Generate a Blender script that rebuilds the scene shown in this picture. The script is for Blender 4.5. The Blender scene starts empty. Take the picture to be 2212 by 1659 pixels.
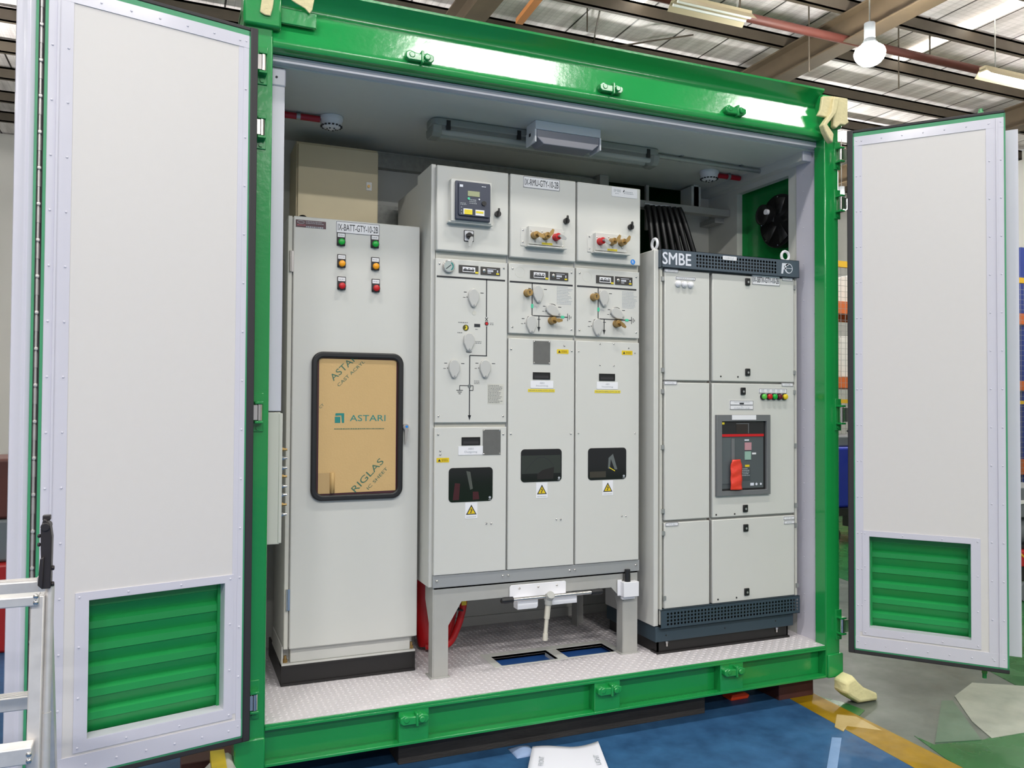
import bpy, bmesh, math, random
from mathutils import Vector, Matrix
random.seed(7)
PI = math.pi
R = math.radians
SC = bpy.context.scene
COL = SC.collection
ZO = 0.29        # the container deck (z = 0 in this script) stands 0.29 m above the workshop floor

# ------------------------------------------------------------------ camera, world, exposure, big lamps
cam_d = bpy.data.cameras.new('camera'); cam = bpy.data.objects.new('camera', cam_d); COL.objects.link(cam)
cam_d.sensor_fit = 'HORIZONTAL'; cam_d.sensor_width = 36.0; cam_d.lens = 36.0 * 1770.04 / 2212.0
cam_d.clip_start = 0.05; cam_d.clip_end = 200
yaw, pitch, roll = R(22.6226), R(1.2321), R(0.3172)
fw = Vector((math.sin(yaw)*math.cos(pitch), math.cos(yaw)*math.cos(pitch), math.sin(pitch)))
r0 = Vector((math.cos(yaw), -math.sin(yaw), 0)); u0 = r0.cross(fw)
rr = math.cos(roll)*r0 + math.sin(roll)*u0; uu = -math.sin(roll)*r0 + math.cos(roll)*u0
m3 = Matrix((rr, uu, -fw)).transposed()
cam.matrix_world = Matrix.Translation((-0.3577, -3.3455, 1.2666 + ZO)) @ m3.to_4x4()
SC.camera = cam

w = bpy.data.worlds.new('world'); SC.world = w; w.use_nodes = True
w.node_tree.nodes['Background'].inputs[0].default_value = (0.93, 0.95, 1.0, 1)
w.node_tree.nodes['Background'].inputs[1].default_value = 0.5
SC.view_settings.view_transform = 'Standard'; SC.view_settings.look = 'None'
SC.view_settings.gamma = 1; SC.view_settings.use_curve_mapping = False
SC.view_settings.exposure = -0.06

# hall lamps, some added unseen as fill: (x, y, z, length along x, width, watts)
BATTENS = [(1.97, -1.45, 5.5, 1.2, 0.24, 72), (5.03, -1.45, 5.5, 1.2, 0.24, 62), (-1.09, -1.45, 5.5, 1.2, 0.24, 62),
           (1.97, -6.0, 5.5, 1.2, 0.24, 120), (5.03, -6.0, 5.5, 1.2, 0.24, 100), (-1.09, -6.0, 5.5, 1.2, 0.24, 210),
           (1.97, -10.0, 5.5, 1.2, 0.24, 160), (5.03, -10.0, 5.5, 1.2, 0.24, 110), (-1.09, -10.0, 5.5, 1.2, 0.24, 200), (-4.15, -6.0, 5.5, 1.2, 0.24, 210), (-4.15, -1.45, 5.5, 1.2, 0.24, 110)]  # third row and outermost column added, unseen, to light fronts and jamb
BAY_GLOW = 300      # emission of the high bay globes
HIGHBAYS = [(6.96, 3.65, 5.27), (1.9, 3.65, 5.27), (-3.16, 3.65, 5.27), (12.0, 3.65, 5.27), (1.9, 9.2, 5.27), (6.96, 9.2, 5.27), (-3.16, 9.2, 5.27), (12.0, 9.2, 5.27)]  # only the first hangs in view; the rest are added to brighten the roof

# ------------------------------------------------------------------ materials
def lin(c):
    return c/12.92 if c <= 0.04045 else ((c+0.055)/1.055)**2.4
def srgb(h):
    return tuple(lin(int(h[i:i+2], 16)/255) for i in (0, 2, 4)) + (1,)
MATS = {}
def mat(name, hexc, rough=0.5, metal=0.0, var=0.0, vscale=8.0, bump=0.0, bscale=60.0, spec=None, emit=None, estr=0, alpha=None, coat=0.0, stretch=None):
    m = bpy.data.materials.new(name); m.use_nodes = True
    nt = m.node_tree; b = nt.nodes['Principled BSDF']; c = srgb(hexc)
    b.inputs['Base Color'].default_value = c
    b.inputs['Roughness'].default_value = rough; b.inputs['Metallic'].default_value = metal
    if spec is not None: b.inputs['Specular IOR Level'].default_value = spec
    if coat: b.inputs['Coat Weight'].default_value = coat; b.inputs['Coat Roughness'].default_value = 0.12
    if emit: b.inputs['Emission Color'].default_value = srgb(emit); b.inputs['Emission Strength'].default_value = estr
    if alpha is not None: b.inputs['Alpha'].default_value = alpha
    if var or bump:
        tc = nt.nodes.new('ShaderNodeTexCoord'); src = tc.outputs['Object']
        if stretch:
            mp = nt.nodes.new('ShaderNodeMapping'); mp.inputs['Scale'].default_value = stretch
            nt.links.new(src, mp.inputs[0]); src = mp.outputs[0]
    if var:
        n = nt.nodes.new('ShaderNodeTexNoise'); n.inputs['Scale'].default_value = vscale; n.inputs['Detail'].default_value = 5
        nt.links.new(src, n.inputs['Vector'])
        mx = nt.nodes.new('ShaderNodeMix'); mx.data_type = 'RGBA'
        mx.inputs['A'].default_value = tuple(max(0, v*(1-var)) for v in c[:3]) + (1,)
        mx.inputs['B'].default_value = tuple(min(1, v*(1+var)) for v in c[:3]) + (1,)
        nt.links.new(n.outputs['Fac'], mx.inputs['Factor']); nt.links.new(mx.outputs['Result'], b.inputs['Base Color'])
    if bump:
        n2 = nt.nodes.new('ShaderNodeTexNoise'); n2.inputs['Scale'].default_value = bscale; n2.inputs['Detail'].default_value = 3
        nt.links.new(src, n2.inputs['Vector'])
        bp = nt.nodes.new('ShaderNodeBump'); bp.inputs['Strength'].default_value = bump; bp.inputs['Distance'].default_value = 0.01
        nt.links.new(n2.outputs['Fac'], bp.inputs['Height']); nt.links.new(bp.outputs['Normal'], b.inputs['Normal'])
    MATS[name] = m
    return m
green = mat('green_paint', '1a8f45', 0.2, var=0.10, vscale=3, bump=0.10, bscale=35, coat=0.5)
greenl = mat('louvre_green', '1d8f49', 0.35, var=0.08, vscale=5)
greend = mat('edge_green', '3f9468', 0.4, var=0.15, vscale=10)
white = mat('panel_white', 'd7d3d1', 0.38, var=0.015, vscale=30)
trimm = mat('trim_grey', 'cfcdd8', 0.33, var=0.02, vscale=12, coat=0.2)
inner = mat('liner_grey', 'd2d3cd', 0.5, var=0.03, vscale=20)
gasket = mat('rubber_black', '2c2a2d', 0.6)
rubber = mat('black_rubber', '1b1b1d', 0.45)
cab = mat('cabinet_grey', 'cdcdc8', 0.42, var=0.01, vscale=15, bump=0.03, bscale=400)
cabd = mat('cabinet_grey_b', 'c9c8bf', 0.45, var=0.01, vscale=15)
seam = mat('seam_grey', '9fa1a2', 0.45, metal=0.2)
beige = mat('beige_box', 'd0c3a2', 0.5, var=0.02, vscale=20)
steel = mat('galvanised', 'a9abaa', 0.38, metal=0.55, var=0.12, vscale=25)
galv = mat('mottled_zinc', '9a9c98', 0.45, metal=0.4, var=0.35, vscale=40)
standm = mat('stand_grey', 'a8a8a4', 0.45, var=0.05, vscale=25)
chrome = mat('chrome', 'd9d4cf', 0.18, metal=1.0)
alum = mat('aluminium', 'd9d5d2', 0.38, metal=0.5, var=0.16, vscale=30)
black = mat('black_paint', '1c1a1a', 0.4, var=0.1, vscale=12)
blackp = mat('black_plastic', '151516', 0.35)
slate = mat('slate_paint', '4a5661', 0.42, var=0.04, vscale=25)
slated = mat('slate_dark', '33434e', 0.45, var=0.04, vscale=25)
brass = mat('brass', 'a88a56', 0.35, metal=0.7)
red = mat('red_plastic', 'c4161c', 0.35)
redp = mat('red_conduit', 'a81228', 0.35)
maroon = mat('maroon_plate', '4a2430', 0.35)
darkred = mat('dark_red_lens', '5d1524', 0.25)
lgreen = mat('green_lens', '16a83c', 0.25)
lgreen2 = mat('light_green_lens', '5cc04a', 0.25)
lamber = mat('amber_lens', 'f0a010', 0.25)
yellow = mat('yellow_label', 'e3cf2c', 0.45)
amberl = mat('yellow_amber', 'e0c220', 0.4)
labelw = mat('label_white', 'e6e6ea', 0.4)
inkb = mat('ink_black', '24262c', 0.6)
inkg = mat('ink_grey', 'a8adb3', 0.6)
inkgreen = mat('ink_green', '3f6b58', 0.6)
teal = mat('ink_teal', '1f8079', 0.6)
inkw = mat('ink_white', 'd9dce6', 0.5)
kraft = mat('kraft_paper', 'c9a873', 0.7, var=0.04, vscale=9, bump=0.1, bscale=120)
kraftd = mat('kraft_curl', 'c0a06a', 0.7)
winglass = mat('window_dark', '0d0f10', 0.08, coat=0.3)
navy = mat('relay_navy', '353b4c', 0.35)
lcd = mat('lcd_olive', '9aa07a', 0.3)
mint = mat('mint_green', '49c79c', 0.4)
blue = mat('sticker_blue', '1c84dc', 0.4)
tape = mat('masking_tape', 'd9cda0', 0.7, var=0.1, vscale=25, bump=0.3, bscale=60)
foam = mat('yellow_foam', 'e3dba6', 0.9, var=0.1, vscale=15, bump=0.3, bscale=60)
foamw = mat('white_foam', 'cfcac2', 0.9, bump=0.2, bscale=40)
timber = mat('dark_timber', '33302e', 0.75, var=0.5, vscale=7, bump=0.3, bscale=30, stretch=(1, 6, 6))
timberb = mat('brown_timber', '4d3224', 0.75, var=0.4, vscale=8)
timberr = mat('red_timber', '4a2620', 0.7, var=0.3, vscale=8)
orange = mat('orange_plastic', 'ee4a1c', 0.45)
paper = mat('paper', 'e4e4ee', 0.8)
rust = mat('oxide_red', '5a2c24', 0.6, var=0.2, vscale=6)
purl = mat('purlin_brown', '50473c', 0.6, var=0.25, vscale=5)
rafm = mat('rafter_brown', '5a4c3a', 0.6, var=0.3, vscale=4)
fixture = mat('fixture_cream', 'b5a98c', 0.5)
wood = mat('orange_timber', 'b5763f', 0.6)
lamp_e = mat('lamp_glow', 'ffffff', 0.5, emit='fff6ea', estr=14)
tube_off = mat('tube_white', 'e8ebe8', 0.3)
clear = mat('clear_cover', 'a9ada6', 0.12, alpha=0.45)
sky_e = mat('rooflight', 'ffffff', 0.5, emit='fff4e2', estr=4.5)
hallwall = mat('hall_wall', 'd8d6d3', 0.7, var=0.03, vscale=2)
rackorange = mat('rack_orange', 'cf6a34', 0.5)
rackblue = mat('rack_blue', '2b3f8c', 0.5)
rackyel = mat('yellow_paint', 'e0b02c', 0.45)
carton = mat('carton_brown', 'a07f58', 0.7)
plasticw = mat('wrap_white', 'e2e0dc', 0.4)
greym = mat('machine_grey', '6d7175', 0.5)
bluem = mat('machine_blue', '1c2f9a', 0.35)
redm = mat('machine_red', 'b02020', 0.4)
tread = mat('tread_plate', 'd2cdd0', 0.42, var=0.02, vscale=10)
cable = mat('black_cable', '121214', 0.35)

def floor_mat(name, a, b, scale, rough=0.22, speck=None):
    m = bpy.data.materials.new(name); m.use_nodes = True; nt = m.node_tree; bs = nt.nodes['Principled BSDF']
    tc = nt.nodes.new('ShaderNodeTexCoord')
    n = nt.nodes.new('ShaderNodeTexNoise'); n.inputs['Scale'].default_value = scale; n.inputs['Detail'].default_value = 8; n.inputs['Roughness'].default_value = 0.65
    nt.links.new(tc.outputs['Object'], n.inputs['Vector'])
    cr = nt.nodes.new('ShaderNodeValToRGB'); cr.color_ramp.elements[0].position = 0.35; cr.color_ramp.elements[1].position = 0.68
    cr.color_ramp.elements[0].color = srgb(a); cr.color_ramp.elements[1].color = srgb(b)
    nt.links.new(n.outputs['Fac'], cr.inputs[0]); nt.links.new(cr.outputs[0], bs.inputs['Base Color'])
    rp = nt.nodes.new('ShaderNodeMapRange'); rp.inputs['To Min'].default_value = rough; rp.inputs['To Max'].default_value = rough+0.25
    n3 = nt.nodes.new('ShaderNodeTexNoise'); n3.inputs['Scale'].default_value = scale*3
    nt.links.new(tc.outputs['Object'], n3.inputs['Vector'])
    nt.links.new(n3.outputs['Fac'], rp.inputs['Value']); nt.links.new(rp.outputs[0], bs.inputs['Roughness'])
    bs.inputs['Specular IOR Level'].default_value = 0.3
    return m
fblue = floor_mat('floor_blue', '26496f', '37648f', 5, 0.35)
fgreen = floor_mat('floor_green', '1f5a2c', '2f6f3a', 2, 0.15)
fgreenp = floor_mat('floor_green_reflection', '4e6a55', '5c7662', 3, 0.2)
fworn = floor_mat('floor_worn', '4e5750', '6b736b', 3.0, 0.22)
fpale = floor_mat('floor_reflection', '8f968a', 'aaaea1', 4.0, 0.2)
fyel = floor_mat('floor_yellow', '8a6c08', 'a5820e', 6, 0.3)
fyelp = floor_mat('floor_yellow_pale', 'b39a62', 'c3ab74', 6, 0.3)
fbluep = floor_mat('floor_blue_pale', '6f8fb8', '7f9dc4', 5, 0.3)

def roof_mat():
    m = bpy.data.materials.new('roof_sheet'); m.use_nodes = True; nt = m.node_tree; bs = nt.nodes['Principled BSDF']
    tc = nt.nodes.new('ShaderNodeTexCoord'); sp = nt.nodes.new('ShaderNodeSeparateXYZ'); nt.links.new(tc.outputs['Object'], sp.inputs[0])
    def stripes(out, pitch, width):
        a = nt.nodes.new('ShaderNodeMath'); a.operation = 'DIVIDE'; a.inputs[1].default_value = pitch; nt.links.new(out, a.inputs[0])
        f = nt.nodes.new('ShaderNodeMath'); f.operation = 'FRACT'; nt.links.new(a.outputs[0], f.inputs[0])
        l = nt.nodes.new('ShaderNodeMath'); l.operation = 'LESS_THAN'; l.inputs[1].default_value = width; nt.links.new(f.outputs[0], l.inputs[0])
        return l.outputs[0]
    s1 = stripes(sp.outputs['X'], 0.09, 0.10); s2 = stripes(sp.outputs['Y'], 0.09, 0.10); s3 = stripes(sp.outputs['X'], 0.76, 0.035)
    mx1 = nt.nodes.new('ShaderNodeMath'); mx1.operation = 'MAXIMUM'; nt.links.new(s1, mx1.inputs[0]); nt.links.new(s2, mx1.inputs[1])
    sc = nt.nodes.new('ShaderNodeMath'); sc.operation = 'MULTIPLY'; sc.inputs[1].default_value = 0.2; nt.links.new(mx1.outputs[0], sc.inputs[0])
    mx2 = nt.nodes.new('ShaderNodeMath'); mx2.operation = 'MAXIMUM'; nt.links.new(sc.outputs[0], mx2.inputs[0]); nt.links.new(s3, mx2.inputs[1])
    n = nt.nodes.new('ShaderNodeTexNoise'); n.inputs['Scale'].default_value = 1.2; n.inputs['Detail'].default_value = 6
    mp = nt.nodes.new('ShaderNodeMapping'); mp.inputs['Scale'].default_value = (6, 0.8, 1); nt.links.new(tc.outputs['Object'], mp.inputs[0]); nt.links.new(mp.outputs[0], n.inputs['Vector'])
    cr = nt.nodes.new('ShaderNodeValToRGB'); cr.color_ramp.elements[0].color = srgb('dad3d3'); cr.color_ramp.elements[1].color = srgb('fbf5f6')
    cr.color_ramp.elements[0].position = 0.35; cr.color_ramp.elements[1].position = 0.62
    nt.links.new(n.outputs['Fac'], cr.inputs[0])
    mix = nt.nodes.new('ShaderNodeMix'); mix.data_type = 'RGBA'; nt.links.new(mx2.outputs[0], mix.inputs['Factor']); nt.links.new(cr.outputs[0], mix.inputs['A']); mix.inputs['B'].default_value = srgb('3a3536')
    nt.links.new(mix.outputs['Result'], bs.inputs['Base Color']); bs.inputs['Roughness'].default_value = 0.5
    return m
roofm = roof_mat()

# ------------------------------------------------------------------ mesh helpers
class MB:
    def __init__(s): s.v = []; s.f = []
    def add(s, vs, fs):
        o = len(s.v); s.v += [tuple(p) for p in vs]; s.f += [tuple(i+o for i in f) for f in fs]; return s
    def box(s, x0, x1, y0, y1, z0, z1):
        x0, x1 = sorted((x0, x1)); y0, y1 = sorted((y0, y1)); z0, z1 = sorted((z0, z1))
        return s.add([(x0,y0,z0),(x1,y0,z0),(x1,y1,z0),(x0,y1,z0),(x0,y0,z1),(x1,y0,z1),(x1,y1,z1),(x0,y1,z1)],
                     [(0,3,2,1),(4,5,6,7),(0,1,5,4),(1,2,6,5),(2,3,7,6),(3,0,4,7)])
    def cyl(s, p0, p1, r, n=16, r2=None, cap=True):
        p0 = Vector(p0); p1 = Vector(p1); d = (p1-p0).normalized(); r2 = r if r2 is None else r2
        a = Vector((0,0,1)) if abs(d.z) < 0.9 else Vector((1,0,0)); e1 = d.cross(a).normalized(); e2 = d.cross(e1)
        vs = []
        for p, q in ((p0, r), (p1, r2)):
            for i in range(n): t = 2*PI*i/n; vs.append(p + q*(math.cos(t)*e1 + math.sin(t)*e2))
        fs = [(i, i+n, (i+1) % n+n, (i+1) % n) for i in range(n)]
        if cap: fs += [tuple(range(n)), tuple(range(2*n-1, n-1, -1))]
        return s.add(vs, fs)
    def prism(s, pts, axis, a0, a1):
        n = len(pts)
        def P(p, a): return {'y': (p[0], a, p[1]), 'x': (a, p[0], p[1]), 'z': (p[0], p[1], a)}[axis]
        vs = [P(p, a0) for p in pts] + [P(p, a1) for p in pts]
        fs = [tuple(range(n)), tuple(range(2*n-1, n-1, -1))] + [(i, i+n, (i+1) % n+n, (i+1) % n) for i in range(n)]
        return s.add(vs, fs)
    def ring(s, outer, inner_, axis, a0, a1):
        n = len(outer)
        def P(p, a): return {'y': (p[0], a, p[1]), 'x': (a, p[0], p[1]), 'z': (p[0], p[1], a)}[axis]
        vs = [P(p, a0) for p in outer] + [P(p, a0) for p in inner_] + [P(p, a1) for p in outer] + [P(p, a1) for p in inner_]
        fs = []
        for i in range(n):
            j = (i+1) % n
            fs += [(i, j, j+n, i+n), (i+2*n, i+3*n, j+3*n, j+2*n), (i, i+2*n, j+2*n, j), (i+n, j+n, j+3*n, i+3*n)]
        return s.add(vs, fs)
    def tube(s, path, r, n=10):
        P = [Vector(p) for p in path]; prev = None
        base = len(s.v); k = len(P)
        for i, p in enumerate(P):
            d = (P[min(i+1, k-1)] - P[max(i-1, 0)]).normalized()
            if prev is None:
                a = Vector((0,0,1)) if abs(d.z) < 0.9 else Vector((1,0,0)); e1 = d.cross(a).normalized()
            else: e1 = (prev - prev.dot(d)*d).normalized()
            prev = e1; e2 = d.cross(e1); q = r[i] if isinstance(r, (list, tuple)) else r
            for j in range(n): t = 2*PI*j/n; s.v.append(tuple(p + q*(math.cos(t)*e1 + math.sin(t)*e2)))
        for i in range(k-1):
            for j in range(n): s.f.append((base+i*n+j, base+i*n+(j+1) % n, base+(i+1)*n+(j+1) % n, base+(i+1)*n+j))
        s.f.append(tuple(base+j for j in range(n))[::-1]); s.f.append(tuple(base+(k-1)*n+j for j in range(n)))
        return s
    def dome(s, c, d, r, h, n=8, rings=2):
        c = Vector(c); d = Vector(d).normalized(); a = Vector((0,0,1)) if abs(d.z) < 0.9 else Vector((1,0,0)); e1 = d.cross(a).normalized(); e2 = d.cross(e1)
        vs = []
        for k in range(rings):
            t = k/rings*PI/2
            for i in range(n): q = 2*PI*i/n; vs.append(c + d*h*math.sin(t) + r*math.cos(t)*(math.cos(q)*e1 + math.sin(q)*e2))
        vs.append(c + d*h); fs = [tuple(range(n))]
        for k in range(rings-1):
            for i in range(n): fs.append((k*n+i, k*n+(i+1) % n, (k+1)*n+(i+1) % n, (k+1)*n+i))
        for i in range(n): fs.append(((rings-1)*n+i, (rings-1)*n+(i+1) % n, rings*n))
        return s.add(vs, fs)
    def grid(s, fn, nu, nv):
        vs = [fn(i/nu, j/nv) for j in range(nv+1) for i in range(nu+1)]
        fs = [(j*(nu+1)+i, j*(nu+1)+i+1, (j+1)*(nu+1)+i+1, (j+1)*(nu+1)+i) for j in range(nv) for i in range(nu)]
        return s.add(vs, fs)

def rrect(x0, x1, z0, z1, r, n=5):
    pts = []
    for cx, cz, a in ((x1-r, z1-r, 0), (x0+r, z1-r, 90), (x0+r, z0+r, 180), (x1-r, z0+r, 270)):
        for i in range(n+1): t = R(a + 90*i/n); pts.append((cx + r*math.cos(t), cz + r*math.sin(t)))
    return pts

ORG = {}
def props(o, label=None, cat=None, group=None, kind=None):
    if label: o['label'] = label
    if cat: o['category'] = cat
    if group: o['group'] = group
    if kind: o['kind'] = kind
    return o
def E(name, label, cat, loc=(0,0,0), group=None):
    o = bpy.data.objects.new(name, None); COL.objects.link(o); o.empty_display_size = 0.1
    o.location = (loc[0], loc[1], loc[2]+ZO); ORG[o.name] = Vector(loc)
    return props(o, label, cat, group)
def finish(me, mt, smooth=True, ang=38):
    bm = bmesh.new(); bm.from_mesh(me); bmesh.ops.recalc_face_normals(bm, faces=bm.faces); bm.to_mesh(me); bm.free()
    me.materials.append(mt)
    if smooth:
        me.shade_smooth(); me.set_sharp_from_angle(angle=R(ang))
def O(name, mb, mt, parent=None, bev=0, local=False, label=None, smooth=True, solid=0, seg=2):
    off = Vector((0,0,0)) if local or parent is None else ORG[parent.name]
    me = bpy.data.meshes.new(name); me.from_pydata([tuple(Vector(p)-off) for p in mb.v], [], mb.f); finish(me, mt, smooth)
    o = bpy.data.objects.new(name, me); COL.objects.link(o)
    if parent: o.parent = parent; ORG[o.name] = off
    elif not local: o.location.z = ZO; ORG[o.name] = Vector((0,0,0))
    if solid: md = o.modifiers.new('solid', 'SOLIDIFY'); md.thickness = solid
    if bev:
        md = o.modifiers.new('bevel', 'BEVEL'); md.width = bev; md.segments = seg; md.limit_method = 'ANGLE'; md.angle_limit = R(40)
    if label: o['label'] = label
    return o
def T(name, mb, mt, label, cat, group=None, bev=0, kind=None, solid=0, smooth=True):      # a thing that is one mesh; origin near its base
    xs = [p[0] for p in mb.v]; ys = [p[1] for p in mb.v]; zs = [p[2] for p in mb.v]
    c = Vector(((min(xs)+max(xs))/2, (min(ys)+max(ys))/2, min(zs)))
    me = bpy.data.meshes.new(name); me.from_pydata([tuple(Vector(p)-c) for p in mb.v], [], mb.f); finish(me, mt, smooth)
    o = bpy.data.objects.new(name, me); COL.objects.link(o); o.location = (c.x, c.y, c.z+ZO); ORG[o.name] = c
    if solid: md = o.modifiers.new('solid', 'SOLIDIFY'); md.thickness = solid
    if bev: md = o.modifiers.new('bevel', 'BEVEL'); md.width = bev; md.segments = 2; md.limit_method = 'ANGLE'; md.angle_limit = R(40)
    return props(o, label, cat, group, kind)
def S(name, mb, mt, bev=0): return T(name, mb, mt, None, None, kind='structure', bev=bev)
def text(name, s, x, z, y, h, mt, parent, width=None, rot=0, align='CENTER', bold=0.0, shear=0.0, thick=0.0004, local=False, M=None):
    """lettering facing -y, centred at (x, z) on plane y, cap height h"""
    cu = bpy.data.curves.new('t', 'FONT'); cu.body = s; cu.size = 1.0; cu.align_x = align; cu.align_y = 'CENTER'; cu.shear = shear
    cu.resolution_u = 3
    ob = bpy.data.objects.new('t', cu); COL.objects.link(ob); dg = bpy.context.evaluated_depsgraph_get()
    me = bpy.data.meshes.new_from_object(ob.evaluated_get(dg)); bpy.data.objects.remove(ob); bpy.data.curves.remove(cu)
    xs = [v.co.x for v in me.vertices] or [0, 1]; zs = [v.co.y for v in me.vertices] or [0, 1]
    cx = (min(xs)+max(xs))/2 if align == 'CENTER' else min(xs); cz = (min(zs)+max(zs))/2
    k = h / max(1e-6, (max(zs)-min(zs))); kx = k if width is None else width/(max(xs)-min(xs))
    off = Vector((0,0,0)) if local else ORG[parent.name]
    c, sn = math.cos(rot), math.sin(rot)
    for v in me.vertices:
        a = (v.co.x-cx)*kx; b = (v.co.y-cz)*k
        p = Vector((x + a*c - b*sn, y, z + a*sn + b*c))
        if M is not None: p = M @ Vector((a*c - b*sn, 0, a*sn + b*c))
        v.co = p - off
    if bold:      # heavier strokes: the outline laid down again a hair to each side
        bm = bmesh.new(); bm.from_mesh(me); g0 = bm.verts[:] + bm.edges[:] + bm.faces[:]
        for q, dx_, dz_ in ((1, 1, 0), (2, -1, 0), (3, 0, 1), (4, 0, -1)):
            r_ = bmesh.ops.duplicate(bm, geom=g0); bmesh.ops.translate(bm, verts=[e for e in r_['geom'] if isinstance(e, bmesh.types.BMVert)], vec=(dx_*bold, -0.00008*q, dz_*bold))
        bm.to_mesh(me); bm.free()
    me.name = name; me.materials.clear(); me.materials.append(mt)
    o = bpy.data.objects.new(name, me); COL.objects.link(o); o.parent = parent
    if not local: ORG[o.name] = off
    return o
def plate(name, x0, x1, z0, z1, y, mt, parent, t=0.002, bev=0, label=None):
    return O(name, MB().box(x0, x1, y-t, y, z0, z1), mt, parent, bev=bev, label=label)
def box4(a, b):     # two opposite corners (x,z),(x,z) -> sorted x0,x1,z0,z1
    return (min(a[0], b[0]), max(a[0], b[0]), min(a[1], b[1]), max(a[1], b[1]))
# ------------------------------------------------------------------ the hall
G = -0.29
S('floor_1', MB().box(-14, 16, -12, 16, G-0.1, G), fworn)
CZ = 1.267
def fl(name, pts, mt, h=0.0015): S(name, MB().prism(pts, 'z', G-0.01, G+h*2), mt)
fl('floor_2', [(-14,-12), (2.42,-12), (2.56,-1.2), (2.60,-0.7), (2.68,0.2), (2.68,3.5), (-14,3.5)], fblue, 0.001)
fl('trim_1', [(2.42,-12), (2.72,-12), (2.765,-1.2), (2.79,-0.82), (2.845,0.12), (2.845,3.5), (2.68,3.5), (2.68,0.2), (2.60,-0.7), (2.56,-1.2)], fyel, 0.0015)
# green coat beyond the stripe, over worn concrete; pale patches paint in floor reflections
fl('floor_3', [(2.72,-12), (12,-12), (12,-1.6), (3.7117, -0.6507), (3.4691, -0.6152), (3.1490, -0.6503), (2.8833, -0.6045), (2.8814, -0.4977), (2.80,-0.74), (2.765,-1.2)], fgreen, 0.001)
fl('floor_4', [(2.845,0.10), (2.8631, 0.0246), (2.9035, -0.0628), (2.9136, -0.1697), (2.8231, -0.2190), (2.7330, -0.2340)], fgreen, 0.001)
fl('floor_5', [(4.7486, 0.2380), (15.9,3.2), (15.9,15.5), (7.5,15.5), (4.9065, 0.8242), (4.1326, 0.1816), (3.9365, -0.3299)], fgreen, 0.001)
fl('floor_reflection_patch_1', [(3.7916, -0.0854), (3.5144, -0.1987), (3.2867, -0.4806), (3.1909, -0.6559), (3.5363, -0.6782), (4.1058, -0.2901)], fpale, 0.002)  # bright reflection painted onto the floor as a pale patch
fl('floor_reflection_patch_2', [(3.3909, -0.2219), (3.4454, -0.2437), (3.1274, -0.6528), (2.9005, -0.5950)], fgreenp, 0.0025)  # reflection in the glossy coat painted as a duller green
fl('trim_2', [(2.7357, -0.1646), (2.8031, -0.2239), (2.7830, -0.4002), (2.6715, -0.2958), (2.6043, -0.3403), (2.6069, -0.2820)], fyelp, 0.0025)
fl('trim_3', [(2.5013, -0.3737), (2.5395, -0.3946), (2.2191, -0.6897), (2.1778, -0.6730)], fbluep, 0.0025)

H = 5.0; ZR = CZ + H
def at(kx, ky, h): return (-0.358 + kx*h, -3.345 + ky*h, CZ + h)
S('ceiling_1', MB().box(-14, 16, -12, 16, ZR+0.32, ZR+0.36), roofm)
S('wall_back', MB().box(-14, 16, 15.6, 15.8, G, ZR+0.3), hallwall)
S('wall_left', MB().box(-14.2, -14, -12, 16, G, ZR+0.3), hallwall)
S('wall_right', MB().box(16, 16.2, -12, 16, G, ZR+0.3), hallwall)
# purlins run along the container, rafters across it
for i in range(-6, 13):
    y = -3.345 + (1.62 + 0.232*i)*H
    if -11.5 < y < 15: 
        m = MB(); m.box(-13.9, 15.9, y-0.035, y+0.035, ZR+0.24, ZR+0.27); m.box(-13.9, 15.9, y-0.035, y-0.02, ZR+0.08, ZR+0.27); m.box(-13.9, 15.9, y-0.035, y+0.035, ZR+0.08, ZR+0.10)
        T('roof_purlin', m, purl, 'brown steel roof purlin under the roof sheets, one of the parallel row', 'beam', group='purlins under the roof')
for k, x in enumerate((-0.358+0.68*H, -0.358+1.63*H, -0.358+2.66*H, -0.358-0.3*H, -0.358-1.3*H)):
    m = MB(); m.box(x-0.14, x+0.14, -11.8, 15.5, ZR-0.30, ZR-0.28); m.box(x-0.012, x+0.012, -11.8, 15.5, ZR-0.28, ZR+0.06); m.box(x-0.14, x+0.14, -11.8, 15.5, ZR+0.055, ZR+0.078)
    names = ['rafter crossing the roof above the three-panel grey cabinet', 'rafter crossing the roof beside the bright round lamp', 'rafter crossing the roof above the open door with the hanging foam corner', 'rafter above the nearer open door', 'rafter far beyond the nearer open door']
    T('roof_rafter', m, rafm, 'dark brown steel ' + names[k], 'beam', group='rafters of the hall roof')
# rooflights: translucent strips in the roof
for x0, x1, y0, y1 in (((9.8171, 5.5723)[0], (9.9877, 5.4986)[0], -8, (10.0279, 5.9375)[1]), (-0.358+1.045*5.25, -0.358+1.085*5.25, 0.5, 6.05)):
    S('window_1' if y1 > 6.2 else 'window_2', MB().box(x0, x0+0.42*(x1-x0), y0, y1, ZR+0.27, ZR+0.30).box(x0+0.55*(x1-x0), x1, y0, y1, ZR+0.27, ZR+0.30), sky_e)
# oxide red sprinkler pipe, its hangers
y = -3.345 + 1.71*4.75; z = CZ + 4.75
pr = E('sprinkler_pipe', 'oxide red sprinkler pipe hanging under the roof along the container', 'pipe', (0, y, z))
O('pipe_run', MB().cyl((-13.8, y, z), (15.8, y, z), 0.055, 12), rust, pr)
for kx in (-0.6, 0.35, 1.345, 2.02, 2.6): 
    x = -0.358 + kx*4.75; O('hanger_rod', MB().cyl((x, y, z+0.04), (x, y, ZR+0.32), 0.012, 6), purl, pr)
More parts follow.
